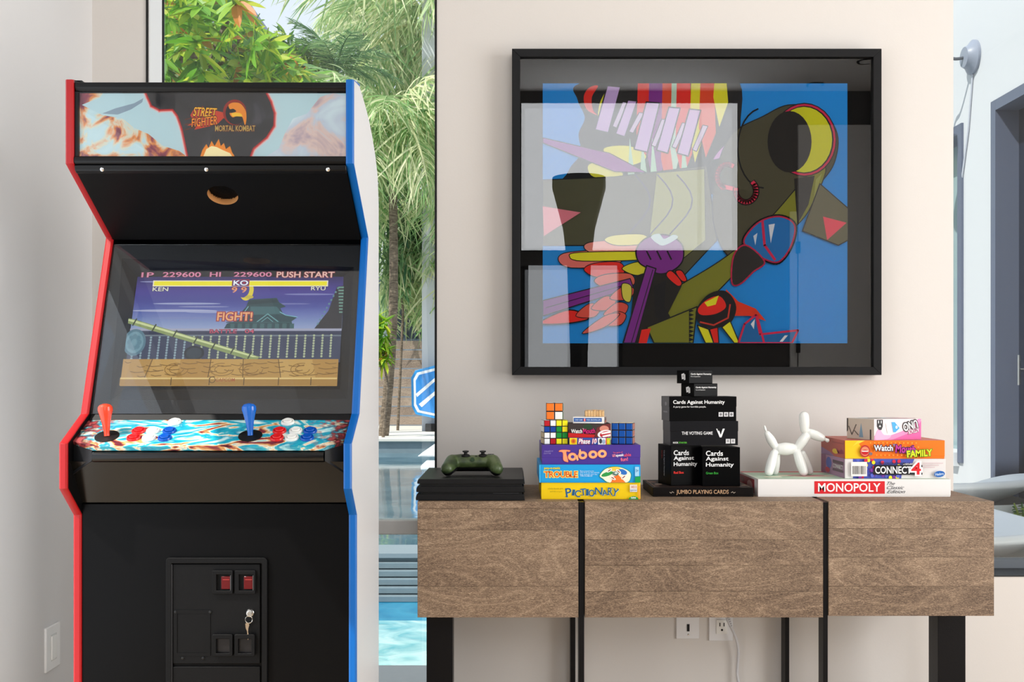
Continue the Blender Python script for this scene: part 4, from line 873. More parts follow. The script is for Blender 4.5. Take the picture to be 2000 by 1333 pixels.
def tab(ch, x0, x1, y0, y1, r=0):
    pr.text(ch, x0, y0, x1, y1, '#f8ac72', bold=.055, rot=r, outline='#b8345a', ow=.09)
pr.smooth([(1091, 883), (1096, 879.5), (1113, 880), (1112, 883.5), (1106, 884), (1110, 902), (1106, 903), (1100, 899), (1099, 885)], '#f8a070', 5, '#c84a5c', .8)
for x, y in ((1118, 893), (1138, 890), (1158, 888.5), (1176, 887)):
    pr.ell(x, y, 9.2, 8.2, '#e86a5c'); pr.ell(x, y, 8.4, 7.4, '#fab078'); pr.ell(x+.3, y, 3.6, 3.2, '#4b3590')
pr.poly([(1130, 892), (1131, 879), (1134, 878), (1135.5, 886)], '#fab078'); pr.poly([(1124, 893), (1128, 889), (1130, 899), (1127, 901)], '#fab078')
pr.text('Hasbro', 1063, 880, 1080, 883.6, '#9a8cc8', shear=.3, rot=-4); pr.text('Gaming', 1062, 884.6, 1076, 888, '#9a8cc8', shear=.3, rot=-4)
pr.text('The game of', 1197, 883, 1216, 886.5, '#e0607c', bold=.02, rot=-4); pr.text('un', 1196, 888, 1202, 893, '#f08a9a', bold=.03, rot=-3); pr.text('speak', 1203, 887, 1218, 893.5, '#f2f0f8', bold=.04, rot=-5); pr.text('able', 1219, 886, 1232, 892, '#e0506c', bold=.04, rot=-5); pr.text('fun!', 1212, 894.5, 1226, 901, '#ee7088', bold=.05, rot=-6)
pr.build('printed_face', t)
zz = zz+h3
# --- cubes
def cubelet_mesh(w_, c_, k={}):
    if (w_, c_) not in k:
        m = MB(); h = w_/2; b = h*.9; m.add([(-h, 0, -h), (h, 0, -h), (h, 0, h), (-h, 0, h), (-b, -.0006, -b), (b, -.0006, -b), (b, -.0006, b), (-b, -.0006, b)], [(4, 5, 6, 7), (0, 1, 5, 4), (1, 2, 6, 5), (2, 3, 7, 6), (3, 0, 4, 7)])
        me = bpy.data.meshes.new('sticker'); me.from_pydata([tuple(p) for p in m.v], [], m.f); me.materials.append(mat(c_, .25)); k[(w_, c_)] = me
    return k[(w_, c_)]
def cube(label, n, edge, loc, rot, faces, base='#0c0c0e'):
    t = thing('puzzle_cube', label, 'puzzle cube', loc, R(-rot), 'twisty puzzle cubes', local=True)
    MB().box(-edge/2, edge/2, 0, edge, 0, edge).build('cube_core', mat(base, .3), t, edge*.02)
    c = edge/n; w_ = c*.86
    cols = {'r': '#b51422', 'w': '#eef0f2', 'y': '#f4e81e', 'b': '#0c3f9a', 'g': '#0f8a34', 'o': '#f5791a', 'B': '#0b4fa6', 'c': '#e9dfc2', 'p': '#a8665a', 't': '#c9b489'}
    for face, rows in faces.items():
        for r, row in enumerate(rows):
            for q, ch in enumerate(row):
                o = bpy.data.objects.new('sticker', cubelet_mesh(w_, cols[ch])); C.objects.link(o); o.parent = t
                u = -edge/2+c*(q+.5); v = edge-c*(r+.5)
                if face == 'F': o.location = (u, -.0001, v)
                if face == 'R': o.location = (edge/2+.0001, u+edge/2, v); o.rotation_euler = (0, 0, R(90))
                if face == 'L': o.location = (-edge/2-.0001, edge/2-u, v); o.rotation_euler = (0, 0, R(-90))
                if face == 'T': o.location = (u, edge/2-(-edge/2+c*(r+.5)), edge+.0001); o.rotation_euler = (R(-90), 0, 0)
    return t
e4 = 47*3.03/F
cube('four by four puzzle cube in mixed colours, on the left of the purple box', 4, e4, (Xp(1086, 3.02), 3.02, zz+.0002), -6, {'F': ('rwyy', 'bbgy', 'wwgg', 'wryy'), 'L': ('wwww', 'wwww', 'tttt', 'tttt'), 'T': ('wwrr', 'wwbb', 'wywy', 'wwyy')})
cube('small two by two puzzle cube with orange squares, on top of the mixed-colour cube', 2, 33*3.03/F, (Xp(1083, 3.03), 3.03, zz+e4+.0010), 2, {'F': ('oo', 'ow'), 'R': ('gg', 'gg'), 'T': ('ww', 'ww')})
e3 = 41.5*3.03/F
cube('three by three puzzle cube with solved blue face, right on the purple box', 3, e3, (Xp(1215, 3.02), 3.02, zz+.0002), 12, {'F': ('BBB', 'BBB', 'BBB'), 'R': ('ppp', 'ppp', 'ppp'), 'T': ('ccc', 'ccc', 'ccc')})
# small boxes between the cubes
t, wa, ha, s = carton('card_game_box', 'small flat blue and yellow card game box lying between the puzzle cubes', 'game box', 'small game boxes between the cubes', 1112, 1192.5, 855.5, 869, 3.01, .09, '#3355a4', topc='#3355a4', drop=zz)
pr = fprint(t, wa, ha, 1112, 1192.5, 855.5, 869)
pr.rect(1112, 855.5, 1127, 869, '#f2d81c'); pr.ell(1120, 862, 5, 5, '#e88c1c'); pr.ell(1120, 862, 2.5, 3, '#c8501c'); pr.text('Phase 10', 1130, 857.5, 1165, 867, '#ffffff', bold=.05, shear=.2, outline='#b8285a', ow=.1)
pr.rect(1168, 856, 1183, 869, '#f2f4f4'); pr.ell(1173, 862, 3, 5, '#3a3f44'); pr.ell(1179, 863, 3.4, 4.6, '#9fb4cc'); pr.rect(1183, 856, 1185, 869, '#e6402c'); pr.rect(1185, 856, 1192, 869, '#b4cc2a'); pr.ell(1188, 863, 2, 4, '#f0d020')
pr.build('printed_face', t)
t, wb, hb, s = carton('card_game_box', 'small dark red card game box with white and magenta lettering between the puzzle cubes', 'game box', 'small game boxes between the cubes', 1109.5, 1193, 828, 855.5, 3.015, .10, '#3a171c', topc='#2a1418', drop=zz+ha)
pr = fprint(t, wb, hb, 1109.5, 1193, 828, 855.5)
pr.rect(1109, 828, 1193, 840, '#3a3230'); pr.ell(1148, 834, 9, 5, '#25402a'); pr.poly([(1109, 846), (1168, 850), (1168, 856), (1109, 856)], '#c01a1c'); pr.poly([(1160, 856), (1166, 836), (1178, 830), (1193, 828), (1193, 856)], '#6a2a2a'); pr.ell(1180, 838, 9, 6, '#d48a78')
pr.ell(1182, 848.5, 15, 8, '#f0eef0', -8); pr.ell(1184, 849, 12.5, 6.5, '#b81e30', -8); pr.poly([(1174, 846), (1193, 842), (1193, 846), (1175, 849)], '#f6f4f0'); pr.poly([(1176, 852), (1193, 848), (1193, 852), (1178, 855)], '#f6f4f0')
pr.text("Watch", 1115.5, 839, 1137, 846.5, '#f8f6f4', bold=.04, outline='#20161a', ow=.08); pr.text("Ya", 1137.5, 837, 1141, 840, '#e8c8d0', bold=.02); pr.text("Mouth", 1139, 838, 1162, 847, '#d01a74', bold=.05, rot=-4)
pr.build('printed_face', t)
t, wc, hc_, s = carton('card_game_box', 'small white card box with a blue label, second from the top between the cubes', 'game box', 'small game boxes between the cubes', 1119, 1180, 815, 828, 3.02, .075, '#eceae8', rot=9, drop=zz+ha+hb, topc='#e4dcd4', sidec='#8a7a78')
pr = fprint(t, wc, hc_, 1119, 1180, 815, 828)
pr.rect(1121, 817.3, 1175, 824.5, '#1a5aac'); pr.text('CARD GAME', 1123, 819.5, 1138, 822.5, '#cfe0f4', bold=.03); pr.text('FOR GROWN-UPS', 1146, 819.5, 1173, 822.5, '#cfe0f4', bold=.03); pr.ell(1142, 821, 2.4, 3, '#e0452e'); pr.rect(1141.5, 818, 1142.5, 824, '#f6efe8')
pr.build('printed_face', t)
pr = Print((wc/2+.0004, 0, hc_), (0, 1, 0), (0, 0, -1), (1, 0, 0), 0, 0, .075/100, hc_/100, clip=(1, 1, 99, 99)); pr.rect(0, 0, 100, 100, '#a08a84'); pr.ell(40, 30, 30, 20, '#5a5c62'); pr.ell(60, 70, 40, 18, '#c06a5c'); pr.stroke([(10, 60), (90, 40)], 10, '#3a2a2c'); pr.build('printed_side', t)
zt5 = zz+ha+hb+hc_
t = thing('wooden_block_bundle', 'little row of pale wooden blocks, topmost between the puzzle cubes', 'toy', (Xp(1162, 3.03), 3.03, zt5))
PW = wood_mat('pale_pine', '#b98a52', '#d8b07a', '#ecd0a4', 2, 2.0, .6)
for i in range(7):
    x = Xp(1143+i*5.4, 3.03); o = box('wooden_block', PW, x, x+.0072, 3.03, 3.055, zt5+.0002, zt5+.0165+(i % 2)*.001, t, .0008)
for i in range(3): box('wooden_block', PW, Xp(1144+i*12.6, 3.03), Xp(1144+i*12.6+12, 3.03), 3.0315, 3.0535, zt5+.0178, zt5+.0188+(i == 1)*.0006, t, .0003)

# --- centre stack
GC = 'black boxes of the centre stack'
K1 = '#040405'
d2 = 3.055; z_ = TT
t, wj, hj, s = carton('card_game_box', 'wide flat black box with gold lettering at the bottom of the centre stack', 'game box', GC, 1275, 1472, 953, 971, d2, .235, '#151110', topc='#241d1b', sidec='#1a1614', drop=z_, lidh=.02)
pr = fprint(t, wj, hj, 1275, 1472, 953, 971)
pr.text('JUMBO PLAYING CARDS', 1321, 957.5, 1423, 967.5, '#c8a07c', bold=.03)
for x, sg in ((1316, -1), (1428, 1)): pr.stroke([(x, 963), (x+sg*3, 961), (x+sg*5, 964), (x+sg*8, 962)], 1, '#b8a898')
pr.build('printed_face', t)
pr = tprint(t, wj, hj, .235); 
for x, y, r_, c_ in ((6, 30, 5, '#7a4a3a'), (10, 60, 4, '#b89a84'), (6, 80, 3, '#6a3a2c'), (92, 40, 5, '#7a5a48'), (95, 75, 3, '#a88a74')): pr.ell(x, y, r_, r_*1.6, c_)
pr.stroke([(3, 8), (3, 94), (97, 94), (97, 8)], .8, '#8a6a50'); pr.build('printed_top', t)
z_ += hj
for (px0, px1, py0, py1, rot, sub, subc, lab, d_) in ((1309, 1371, 872, 951, -15, 'Red Box', '#e0281e', 'black upright card box with red small print, left of the pair in the centre stack', 3.115),
                                         (1371.5, 1446, 875, 951, -3, 'Green Box', '#2f9a34', 'black upright card box with green small print, right of the pair in the centre stack', 3.095)):
    t, w_, h_, s = carton('card_game_box', lab, 'game box', GC, px0, px1, py0, py1, d_, .095, K1, rot=rot, drop=z_, rough=.35)
    pr = fprint(t, w_, h_, px0, px1, py0, py1); k = (px1-px0)/74
    for i, (L2, wd) in enumerate((('Cards', 33), ('Against', 44), ('Humanity', 54 if px0 > 1350 else 51))):
        pr.text(L2, px0+7*k, 882+i*11.5, px0+7*k+wd*(k if px0 > 1350 else .93), 891.5+i*11.7, '#f2f2f2', bold=.035)
    pr.text(sub, px0+7*k, 923, px0+7*k+24*k, 927.5, subc, bold=.05); pr.build('printed_face', t)
    if px0 < 1350:
        pr = sprint(t, w_, h_, .095, 60, 100); pr.text('Cards Against Humanity', 30-32, 44, 30+32, 49, '#d8d8d8', bold=.02, rot=90); pr.text('Red Box', 10, 24, 30, 28, '#c0281e', bold=.02, rot=90); pr.build('printed_side', t)
z_ += max(h_, (951-872)*3.115/F)
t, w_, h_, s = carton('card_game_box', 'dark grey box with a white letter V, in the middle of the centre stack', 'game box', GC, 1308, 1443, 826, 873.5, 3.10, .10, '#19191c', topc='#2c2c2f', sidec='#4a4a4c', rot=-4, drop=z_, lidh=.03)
pr = fprint(t, w_, h_, 1308, 1443, 826, 873.5)
pr.text('THE VOTING GAME', 1331, 846.5, 1392, 852.5, '#e8e8ea', bold=.03); pr.poly([(1399, 841), (1403.5, 841), (1408, 853), (1412, 841), (1416, 841), (1409.5, 858), (1406, 858)], '#f2f2f2'); pr.poly([(1401, 841), (1403.5, 841), (1405, 845), (1402.5, 845)], '#19191c')
pr.text('KICK', 1314, 866.5, 1324, 869.5, '#f0f0f0', bold=.05); pr.text('STARTER', 1325, 866.5, 1341, 869.5, '#5ab83a', bold=.05)
for x in (1418, 1428): pr.rect(x, 861, x+8.5, 870, '#d4d4d6'); pr.ell(x+4.2, 865, 2.2, 2.5, '#9a9a9c'); 
pr.build('printed_face', t); z_ += h_
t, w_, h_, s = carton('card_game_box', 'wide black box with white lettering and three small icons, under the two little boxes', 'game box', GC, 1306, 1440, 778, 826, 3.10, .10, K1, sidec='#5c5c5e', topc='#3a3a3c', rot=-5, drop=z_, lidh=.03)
pr = fprint(t, w_, h_, 1306, 1440, 776, 826)
pr.text('Cards Against Humanity', 1314, 783.5, 1416, 793, '#f2f2f2', bold=.035); pr.text('A party game for horrible people.', 1314, 795, 1379, 799.5, '#e0e0e0', bold=.02)
for x in (1404, 1414.5, 1425): pr.rect(x, 808, x+8.5, 817, '#cfcfd2'); pr.ell(x+4.2, 812.5, 2.4, 2.6, '#77777a')
pr.build('printed_face', t)
pr = sprint(t, w_, h_, .10); pr.ell(60, 30, 12, 8, '#8a8a8c'); pr.rect(30, 60, 80, 66, '#8a8a8c'); pr.build('printed_side', t); z_ += h_
for px0, px1, py0, py1, lab, rot, sub in ((1353, 1404, 752, 777.5, 'little black box with a white card emblem, lower of the two topping the centre stack', -27, 'Second Expansion'), (1343.5, 1394, 726, 752, 'little black box overlapping the picture frame, topmost of the centre stack', -25, 'First Expansion')):
    t, w_, h_, s = carton('card_game_box', lab, 'game box', GC, px0, px1, py0, py1, 3.105, .062, K1, rot=rot, drop=z_, rough=.35)
    pr = fprint(t, w_, h_, px0, px1, py0, py1); pr.text('Cards Against Humanity', px0+4, py0+6, px1-3, py0+10, '#eeeeee', bold=.03); pr.text(sub, px0+4, py0+11.5, px0+24, py0+14, '#c8c8c8', bold=.02); pr.build('printed_face', t)
    pr = sprint(t, w_, h_, .062); pr.poly([(40, 30), (62, 22), (66, 62), (44, 70)], '#f2f2f2'); pr.poly([(58, 34), (72, 30), (74, 72), (60, 76)], '#d2d2d2'); pr.ell(54, 46, 5, 10, '#b0b0b0'); pr.build('printed_side', t); z_ += h_

# --- right stack
dM = 3.055
t, wm, hm, s = carton('board_game_box', 'long flat white board game box with a red name panel, at the right end', 'game box', GL, 1480, 1857, 937, 971.5, dM, .25, '#e8e5e2', topc='#d8e0d4', sidec='#8a3038', drop=TT, lidh=.047)
pr = fprint(t, wm, hm, 1480, 1857, 937, 971.5)
pr.rect(1590.5, 941, 1728, 965.5, '#d8242c'); pr.text('MONOPOLY', 1598, 945, 1719, 961.5, '#fbf8f4', bold=.03)
for i, (L2, x1) in enumerate((('The', 1748), ('Classic', 1766), ('Edition', 1768))): pr.text(L2, 1732, 942+i*8, x1, 948.5+i*8, '#4a4a4e', shear=.55)
pr.build('printed_face', t)
pr = tprint(t, wm, hm, .25, 200, 100); pr.rect(0, 0, 200, 100, '#cfdccb')
pr.rect(0, 0, 200, 14, '#c8565a'); pr.rect(4, 18, 196, 96, '#b9d3bb'); pr.ell(60, 60, 30, 16, '#d8c9b4'); pr.ell(60, 60, 20, 10, '#c9858a'); pr.stroke([(10, 90), (100, 30), (190, 90)], 3, '#7fae8a'); pr.rect(12, 70, 30, 84, '#e6e2cc'); pr.rect(96, 78, 130, 90, '#d88a84'); pr.build('printed_top', t)
pr = sprint(t, wm, hm, .25); pr.rect(0, 0, 100, 100, '#e4dcd8'); pr.rect(4, 10, 84, 90, '#9a2430'); pr.rect(8, 20, 30, 50, '#6a1a22'); pr.ell(60, 50, 14, 26, '#d4a4a0'); pr.build('printed_side', t)
zM = TT+hm
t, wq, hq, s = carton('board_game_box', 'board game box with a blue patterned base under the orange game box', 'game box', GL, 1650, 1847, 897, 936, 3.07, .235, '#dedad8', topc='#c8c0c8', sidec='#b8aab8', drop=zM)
pr = fprint(t, wq, hq, 1650, 1847, 897, 936)
pr.poly([(1666, 897), (1786, 897), (1782, 906), (1764, 906), (1760, 936), (1666, 936)], '#4a55b0')
random.seed(3)
for i in range(46): x = 1670+random.random()*86; y = 899+random.random()*35; pr.ell(x, y, 3.4, 3.8, random.choice(['#d02a48', '#d02a48', '#f0dc28', '#5a68c8', '#7a3a9a', '#3a46a0']), n=14)
pr.rect(1661, 903, 1692, 931, '#ece8e4'); x = 1664
random.seed(5)
while x < 1689: k = random.choice([.6, .9, 1.4]); pr.rect(x, 911, x+k, 927, '#1a1a1c', up=False); x += k+random.choice([.7, 1.1])
pr.l += 1
pr.poly([(1706, 909), (1800, 909), (1800, 928), (1704, 928)], '#1b1b22'); pr.text('CONNECT', 1708, 912, 1778, 925.5, '#f4f2f0', bold=.045, outline='#14141a', ow=.1)
pr.text('4', 1779, 905, 1796, 927, '#d8222c', bold=.06, outline='#f4f2f0', ow=.12); pr.text('THE ORIGINAL GAME OF', 1716, 904, 1776, 908, '#2a2a3c', bold=.03)
for i in range(3): pr.rect(1801, 905+i*4, 1840-(i*8), 906+i*4, '#c9a8b0', up=False)
pr.l += 1
pr.ell(1833, 926.5, 10.5, 6, '#1c5fae', -6); pr.text('Hasbro', 1825, 924, 1841, 929, '#cfe2f4', bold=.03, rot=-6); pr.build('printed_face', t)
pr = sprint(t, wq, hq, .235); pr.rect(0, 0, 100, 100, '#a884a0'); pr.rect(0, 0, 22, 100, '#8a5a78'); pr.ell(35, 40, 12, 30, '#5a68b0'); pr.rect(52, 18, 96, 34, '#5a4a52'); pr.text('CONNECT', 54, 38, 94, 58, '#f0ecec', bold=.04, outline='#3a2a34', ow=.1); pr.rect(52, 62, 96, 74, '#6a5a62'); pr.ell(30, 78, 10, 14, '#c04a5a'); pr.build('printed_side', t)
zQ = zM+hq
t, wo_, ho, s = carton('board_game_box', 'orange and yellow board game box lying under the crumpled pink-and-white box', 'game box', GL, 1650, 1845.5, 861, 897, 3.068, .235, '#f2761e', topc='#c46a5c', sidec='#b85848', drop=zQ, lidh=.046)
pr = fprint(t, wo_, ho, 1650, 1845.5, 861, 897)
pr.poly([(1650, 861), (1686, 861), (1660, 880), (1650, 897)], '#f6c21c'); pr.poly([(1650, 897), (1668, 872), (1690, 861), (1676, 861), (1652, 886)], '#f8d040'); pr.poly([(1650, 882), (1676, 866), (1700, 897), (1650, 897)], '#f8c320')
for i in range(12):
    for j in range(4): pr.ell(1700+i*8+j*4, 866+j*8, 1.5, 1.5, '#f6a03a', n=8)
pr.ell(1688, 882, 10, 12, '#b5302c'); pr.ell(1688, 882, 8, 9, '#e28a68'); pr.ell(1688, 884, 7, 5, '#c01e28'); pr.rect(1682, 881, 1694, 883, '#f6f0ea'); pr.ell(1699, 887, 3.5, 3, '#7a6a70')
pr.text('Watch', 1706, 870.5, 1742, 881, '#ffffff', bold=.05, outline='#3a3550', ow=.11); pr.text('Ya', 1742, 868, 1750, 873, '#8a9ad0', bold=.03, outline='#3a3550', ow=.08); pr.text('Mouth', 1748, 871, 1786, 885, '#c0389a', bold=.06, rot=3, outline='#4a1a5a', ow=.1); pr.text('FAMILY', 1770, 880, 1818, 892, '#dcea2a', bold=.05, rot=-4, outline='#6a8a1a', ow=.1)
pr.build('printed_face', t)
pr = sprint(t, wo_, ho, .235); pr.rect(0, 0, 100, 100, '#b05a50'); pr.poly([(0, 100), (0, 60), (40, 80), (60, 100)], '#8a6a90'); pr.ell(62, 70, 12, 14, '#d8b43a'); pr.rect(50, 18, 96, 24, '#9a4a48'); pr.text('Mouth', 70, 50, 94, 80, '#8a3a58', bold=.03, rot=-20); pr.build('printed_side', t)
zO = zQ+ho
t, wu, hu, s = carton('card_game_box', 'worn pink-and-white card game box with upside-down lettering, on top of the orange box', 'game box', 'small boxes on the right stack', 1701, 1806, 818, 859, 3.09, .125, '#ecdfe0', topc='#d8d0cc', sidec='#d6cabc', rot=-19, drop=zO)
pr = fprint(t, wu, hu, 1701, 1806, 818, 859)
pr.poly([(1701, 859), (1701, 850), (1730, 852), (1770, 840), (1800, 818), (1806, 818), (1806, 859)], '#ee86b4'); pr.poly([(1740, 859), (1790, 842), (1806, 822), (1806, 859)], '#e45a9c'); pr.smooth([(1703, 850), (1712, 836), (1722, 848), (1738, 850), (1730, 857), (1706, 858)], '#f2a6c8', 5)
pr.poly([(1707, 819), (1720, 819), (1720, 832), (1717, 839), (1711, 839), (1707, 832)], '#1c1a1c'); pr.text('11', 1710, 821, 1717, 826, '#eeeeee', bold=.03, rot=180); pr.poly([(1713.5, 829), (1716, 833), (1711, 833)], '#eeeeee')
pr.poly([(1726, 826), (1738, 824), (1742, 844), (1730, 846)], '#f4eee8'); pr.poly([(1738, 824), (1746, 824), (1757, 836), (1748, 844), (1742, 844)], '#3fa0d4'); pr.stroke([(1738, 824), (1742, 844)], .8, '#c88a90'); pr.ell(1750, 834, 2.4, 3, '#e8f4fa')
pr.text('UNO', 1765, 824, 1797, 839, '#f4efee', bold=.05, rot=180-14, outline='#1e1a1e', ow=.13); pr.text('ATTACK', 1775, 838, 1800, 846, '#f0dce4', bold=.03, rot=180-12, outline='#8a5a6a', ow=.08)
pr.build('printed_face', t)
pr = sprint(t, wu, hu, .125); pr.rect(0, 0, 100, 100, '#cfc2b2'); pr.poly([(46, 90), (54, 20), (62, 90)], '#7fa0b4'); pr.stroke([(8, 40), (20, 80), (36, 30)], 4, '#6a6058'); pr.stroke([(30, 60), (44, 80)], 4, '#6a6058'); pr.rect(86, 50, 91, 98, '#3a3434'); pr.poly([(0, 0), (6, 0), (6, 60), (0, 70)], '#4a4440'); pr.build('printed_side', t)
pr = tprint(t, wu, hu, .125); pr.smooth([(10, 20), (60, 10), (90, 40), (60, 80), (20, 70)], '#c6cfd4', 5); pr.smooth([(50, 50), (90, 40), (95, 90), (60, 90)], '#dcb6c4', 5); pr.ell(30, 50, 12, 18, '#b09a90'); pr.build('printed_top', t)

# --- balloon dog
dg = thing('balloon_dog_figurine', 'glossy white balloon-dog figurine standing on the long white game box', 'figurine', (Xp(1552, 3.16), 3.16, zM), local=False)
def B(x, y, d=0): return P(1440+x/4.545, 790+y/4.545, 3.165+d)
sD = 3.165/F/4.545
m = MB()
def cap(a, b, ra, rb=None, bu=0): m.capsule(a, b, ra*sD, (rb or ra)*sD, bu*sD, 20)
cap(B(592, 108), B(598, 225), 44, 38, 4)            # ears
cap(B(652, 258), B(748, 300), 40, 34, 6)            # muzzle
cap(B(790, 316), B(800, 322), 16, 19)               # nose
cap(B(606, 290), B(540, 385), 42, 38, 6)            # neck
cap(B(380, 398), B(480, 396), 50, 50, 8)            # body
cap(B(335, 378), B(268, 265), 32, 28, 10); cap(B(250, 225), B(241, 196), 12, 10)   # tail
zf = zM
def leg(x0, y0, x1, dd, r0, r1):
    a = B(x0, y0, dd*.4); b = B(x1, 600, dd); b.z = zf+r1*sD; m.capsule(a, b, r0*sD, r1*sD, 6*sD, 20)
leg(534, 440, 588, -.016, 38, 40); leg(580, 440, 640, .018, 30, 34); leg(325, 440, 282, -.016, 36, 40); leg(350, 440, 335, .018, 30, 34)
m.build('balloon_body', mat('#eef0ec', .08, name='white_glaze', coat=.5), dg, remesh=.0016)
# ================================================================== OUTSIDE
PAVE = mat('#c9c6c0', .8, name='pale_paving', bump=(30, .3), var=.06)
st(box('deck_ground', PAVE, -9, 14, WB+.125, 4.31, -.14, -.02))
st(box('deck_ground_left', PAVE, -9, -1.7, 4.31, 14.9, -.14, -.02))
st(box('deck_ground_right', PAVE, .3, 14, 4.31, 26, -.14, -.02))
def water(name, deep, shallow, sc_, strength):
    m = bpy.data.materials.new(name); m.use_nodes = True; n = m.node_tree; b = n.nodes['Principled BSDF']; L = n.links.new
    t = n.nodes.new('ShaderNodeTexCoord'); ns = n.nodes.new('ShaderNodeTexNoise'); ns.inputs['Scale'].default_value = sc_; ns.inputs['Detail'].default_value = 3; ns.inputs['Distortion'].default_value = 1
    L(t.outputs['Object'], ns.inputs['Vector']); rp = ramp(n, [(.35, deep), (.65, shallow)]); L(ns.outputs['Fac'], rp.inputs[0]); L(rp.outputs[0], b.inputs['Base Color'])
    bp = n.nodes.new('ShaderNodeBump'); bp.inputs['Strength'].default_value = strength; bp.inputs['Distance'].default_value = .02; L(ns.outputs['Fac'], bp.inputs['Height']); L(bp.outputs[0], b.inputs['Normal'])
    b.inputs['Roughness'].default_value = .05; return m
TILE = mat('#7d8d95', .4, name='slate_tile', var=.15, bump=(12, .2)); COP = mat('#dcd8d0', .7, name='coping_stone', bump=(40, .2))
pool = thing('swimming_pool', 'pale aqua swimming pool with dark tiled spillway just outside the glass', 'pool', (-3, 4.5, -.3))
box('water', water('pool_water', '#6fb8c4', '#c4e8e8', 5, .5), -1.7, .3, 4.31, 5.55, -.3, -.12, pool)
box('deep_water', water('deep_water', '#1f7fa8', '#3f9fc0', 3, .4), -1.7, .3, 5.551, 6.2, -.3, -.12, pool)
box('spillway_wall', TILE, -1.7, .3, 6.2, 6.45, -.3, .10, pool)
for i in range(5): box('spillway_step', TILE, -1.7, .3, 6.2-.04*(5-i), 6.199, -.12+i*.04, -.085+i*.04, pool, .004)
box('spillway_cap', mat('#8b98a0', .5), -1.7, .3, 6.17, 6.5, .10, .125, pool)
spa = thing('upper_pool', 'still grey-blue upper pool stretching back to the plank fence', 'pool', (-4, 10, 0))
box('water', water('upper_water', '#4f7180', '#6d8c98', 1.5, .12), -3.2, .3, 6.5, 15, -.1, .09, spa)
box('back_wall', TILE, -3.2, .3, 15, 15.2, 0, .25, spa)
box('coping', COP, -9, 2, 14.95, 19.3, .25, .30, spa, .01)
fn = thing('plank_fence', 'weathered horizontal plank fence behind the pool', 'fence', (-3, 18.95, .3))
FW = wood_mat('fence_wood', '#6f6058', '#9b8a7c', '#b9a898', 0, .35, .8)
for i in range(9):
    z0 = .32+i*.166; x_ = -9
    while x_ < 1.9: L2 = 2.6; box('fence_board', FW, x_, x_+L2-.015, 18.9, 18.94, z0, z0+.146, fn); x_ += L2
for x in (-8, -5.4, -2.8, -.2): box('fence_post', FW, x, x+.1, 18.945, 19.04, .3, 1.85, fn)
tw = thing('white_garden_wall', 'tall narrow white rendered wall end beside the palms', 'wall', (Xp(862, 17), 17.3, .3))
box('rendered_wall', WHITE, Xp(824, 17), Xp(905, 17), 17, 17.35, .3, 7.6, tw)
# blue board leaning on the white wall
bd = thing('bodyboard', 'blue and white hexagonal board leaning against the white wall outside', 'bodyboard', (Xp(840, 16.6), 16.6, .3))
db2 = 16.75
hexp = [(803, 738), (811, 724), (850, 714), (884, 716), (892, 730), (892, 806), (884, 822), (850, 818), (812, 810), (804, 795)]
def bdp(h, k, cx=848, cy=768): return [(Xp(cx+(x-cx)*k, db2), Zp(cy+(y-cy)*k, db2)) for x, y in h]
for nm, k, y_, th, c_ in (('rim', 1, db2, .05, '#3f9be0'), ('white_border', .90, db2-.006, .008, '#f0f4f8'), ('blue_face', .80, db2-.012, .008, '#3b8fdc')):
    MB().prism(bdp(hexp, k), y_-.001, y_+th-.002, 'Y').build(nm, mat(c_, .35), bd, .004)
for q in (((812, 770), (850, 738), (850, 745), (815, 776)), ((818, 790), (850, 764), (850, 772), (824, 796))):
    MB().prism([(Xp(x, db2), Zp(y, db2)) for x, y in q], db2-.016, db2-.0135, 'Y').build('white_stripe', mat('#f0f4f8', .4), bd)
box('stand', BLACKS, Xp(830, db2), Xp(866, db2), db2+.05, 16.99, .305, .42, bd)
# white folded lounger on the far water
wl = thing('pool_lounger', 'white angular lounger back standing in the upper pool', 'lounger', (Xp(840, 12), 12, .09))
MB().prism([(Xp(814, 12), Zp(893, 12)), (Xp(858, 12), Zp(862, 12)), (Xp(880, 12), Zp(862, 12)), (Xp(880, 12), Zp(893, 12))], 12, 12.5, 'Y').build('backrest', mat('#f2f3f4', .5), wl, .02)
box('seat', mat('#f2f3f4', .5), Xp(826, 11.6), Xp(880, 11.6), 11.3, 11.98, .16, .22, wl, .02)
for x in (828, 872): box('leg', mat('#f2f3f4', .5), Xp(x, 11.4), Xp(x+5, 11.4), 11.4, 11.46, .0, .16, wl)
# far concrete building and house behind fence
bdg = thing('concrete_building', 'blue-grey concrete building corner rising behind the leafy tree', 'building', (-12.2, 42, 0))
m = MB(); ys = 42
m.add([(Xp(440, ys), ys, 0), (Xp(508, ys), ys, 0), (Xp(508, ys), ys, Zp(46, ys)), (Xp(470, ys), ys, Zp(-20, ys)), (Xp(380, ys), ys, Zp(-60, ys)), (Xp(380, ys), ys, 0),
       (Xp(440, ys), ys+9, 0), (Xp(508, ys), ys+9, 0), (Xp(508, ys), ys+9, Zp(46, ys)), (Xp(470, ys), ys+9, Zp(-20, ys)), (Xp(380, ys), ys+9, Zp(-60, ys)), (Xp(380, ys), ys+9, 0)],
      [(5, 0, 1, 2, 3, 4), (11, 10, 9, 8, 7, 6), (1, 7, 8, 2), (2, 8, 9, 3), (3, 9, 10, 4), (4, 10, 11, 5)])
m.build('concrete_wall', mat('#8d93a6', .8, name='board_concrete', var=.08, bump=(4, .3)), bdg)
for z in (19.2, 20.4): box('floor_ledge', mat('#8b857e', .8), Xp(470, 41.5), Xp(506, 41.5), 41.4, 42, Zp(80, 41.5)+(z-19.2)*.5-1.2, Zp(80, 41.5)+(z-19.2)*.5-1.0, bdg)
hs = thing('neighbour_house', 'grey house with dark windows half hidden behind the palms', 'house', (-2, 24, 0))
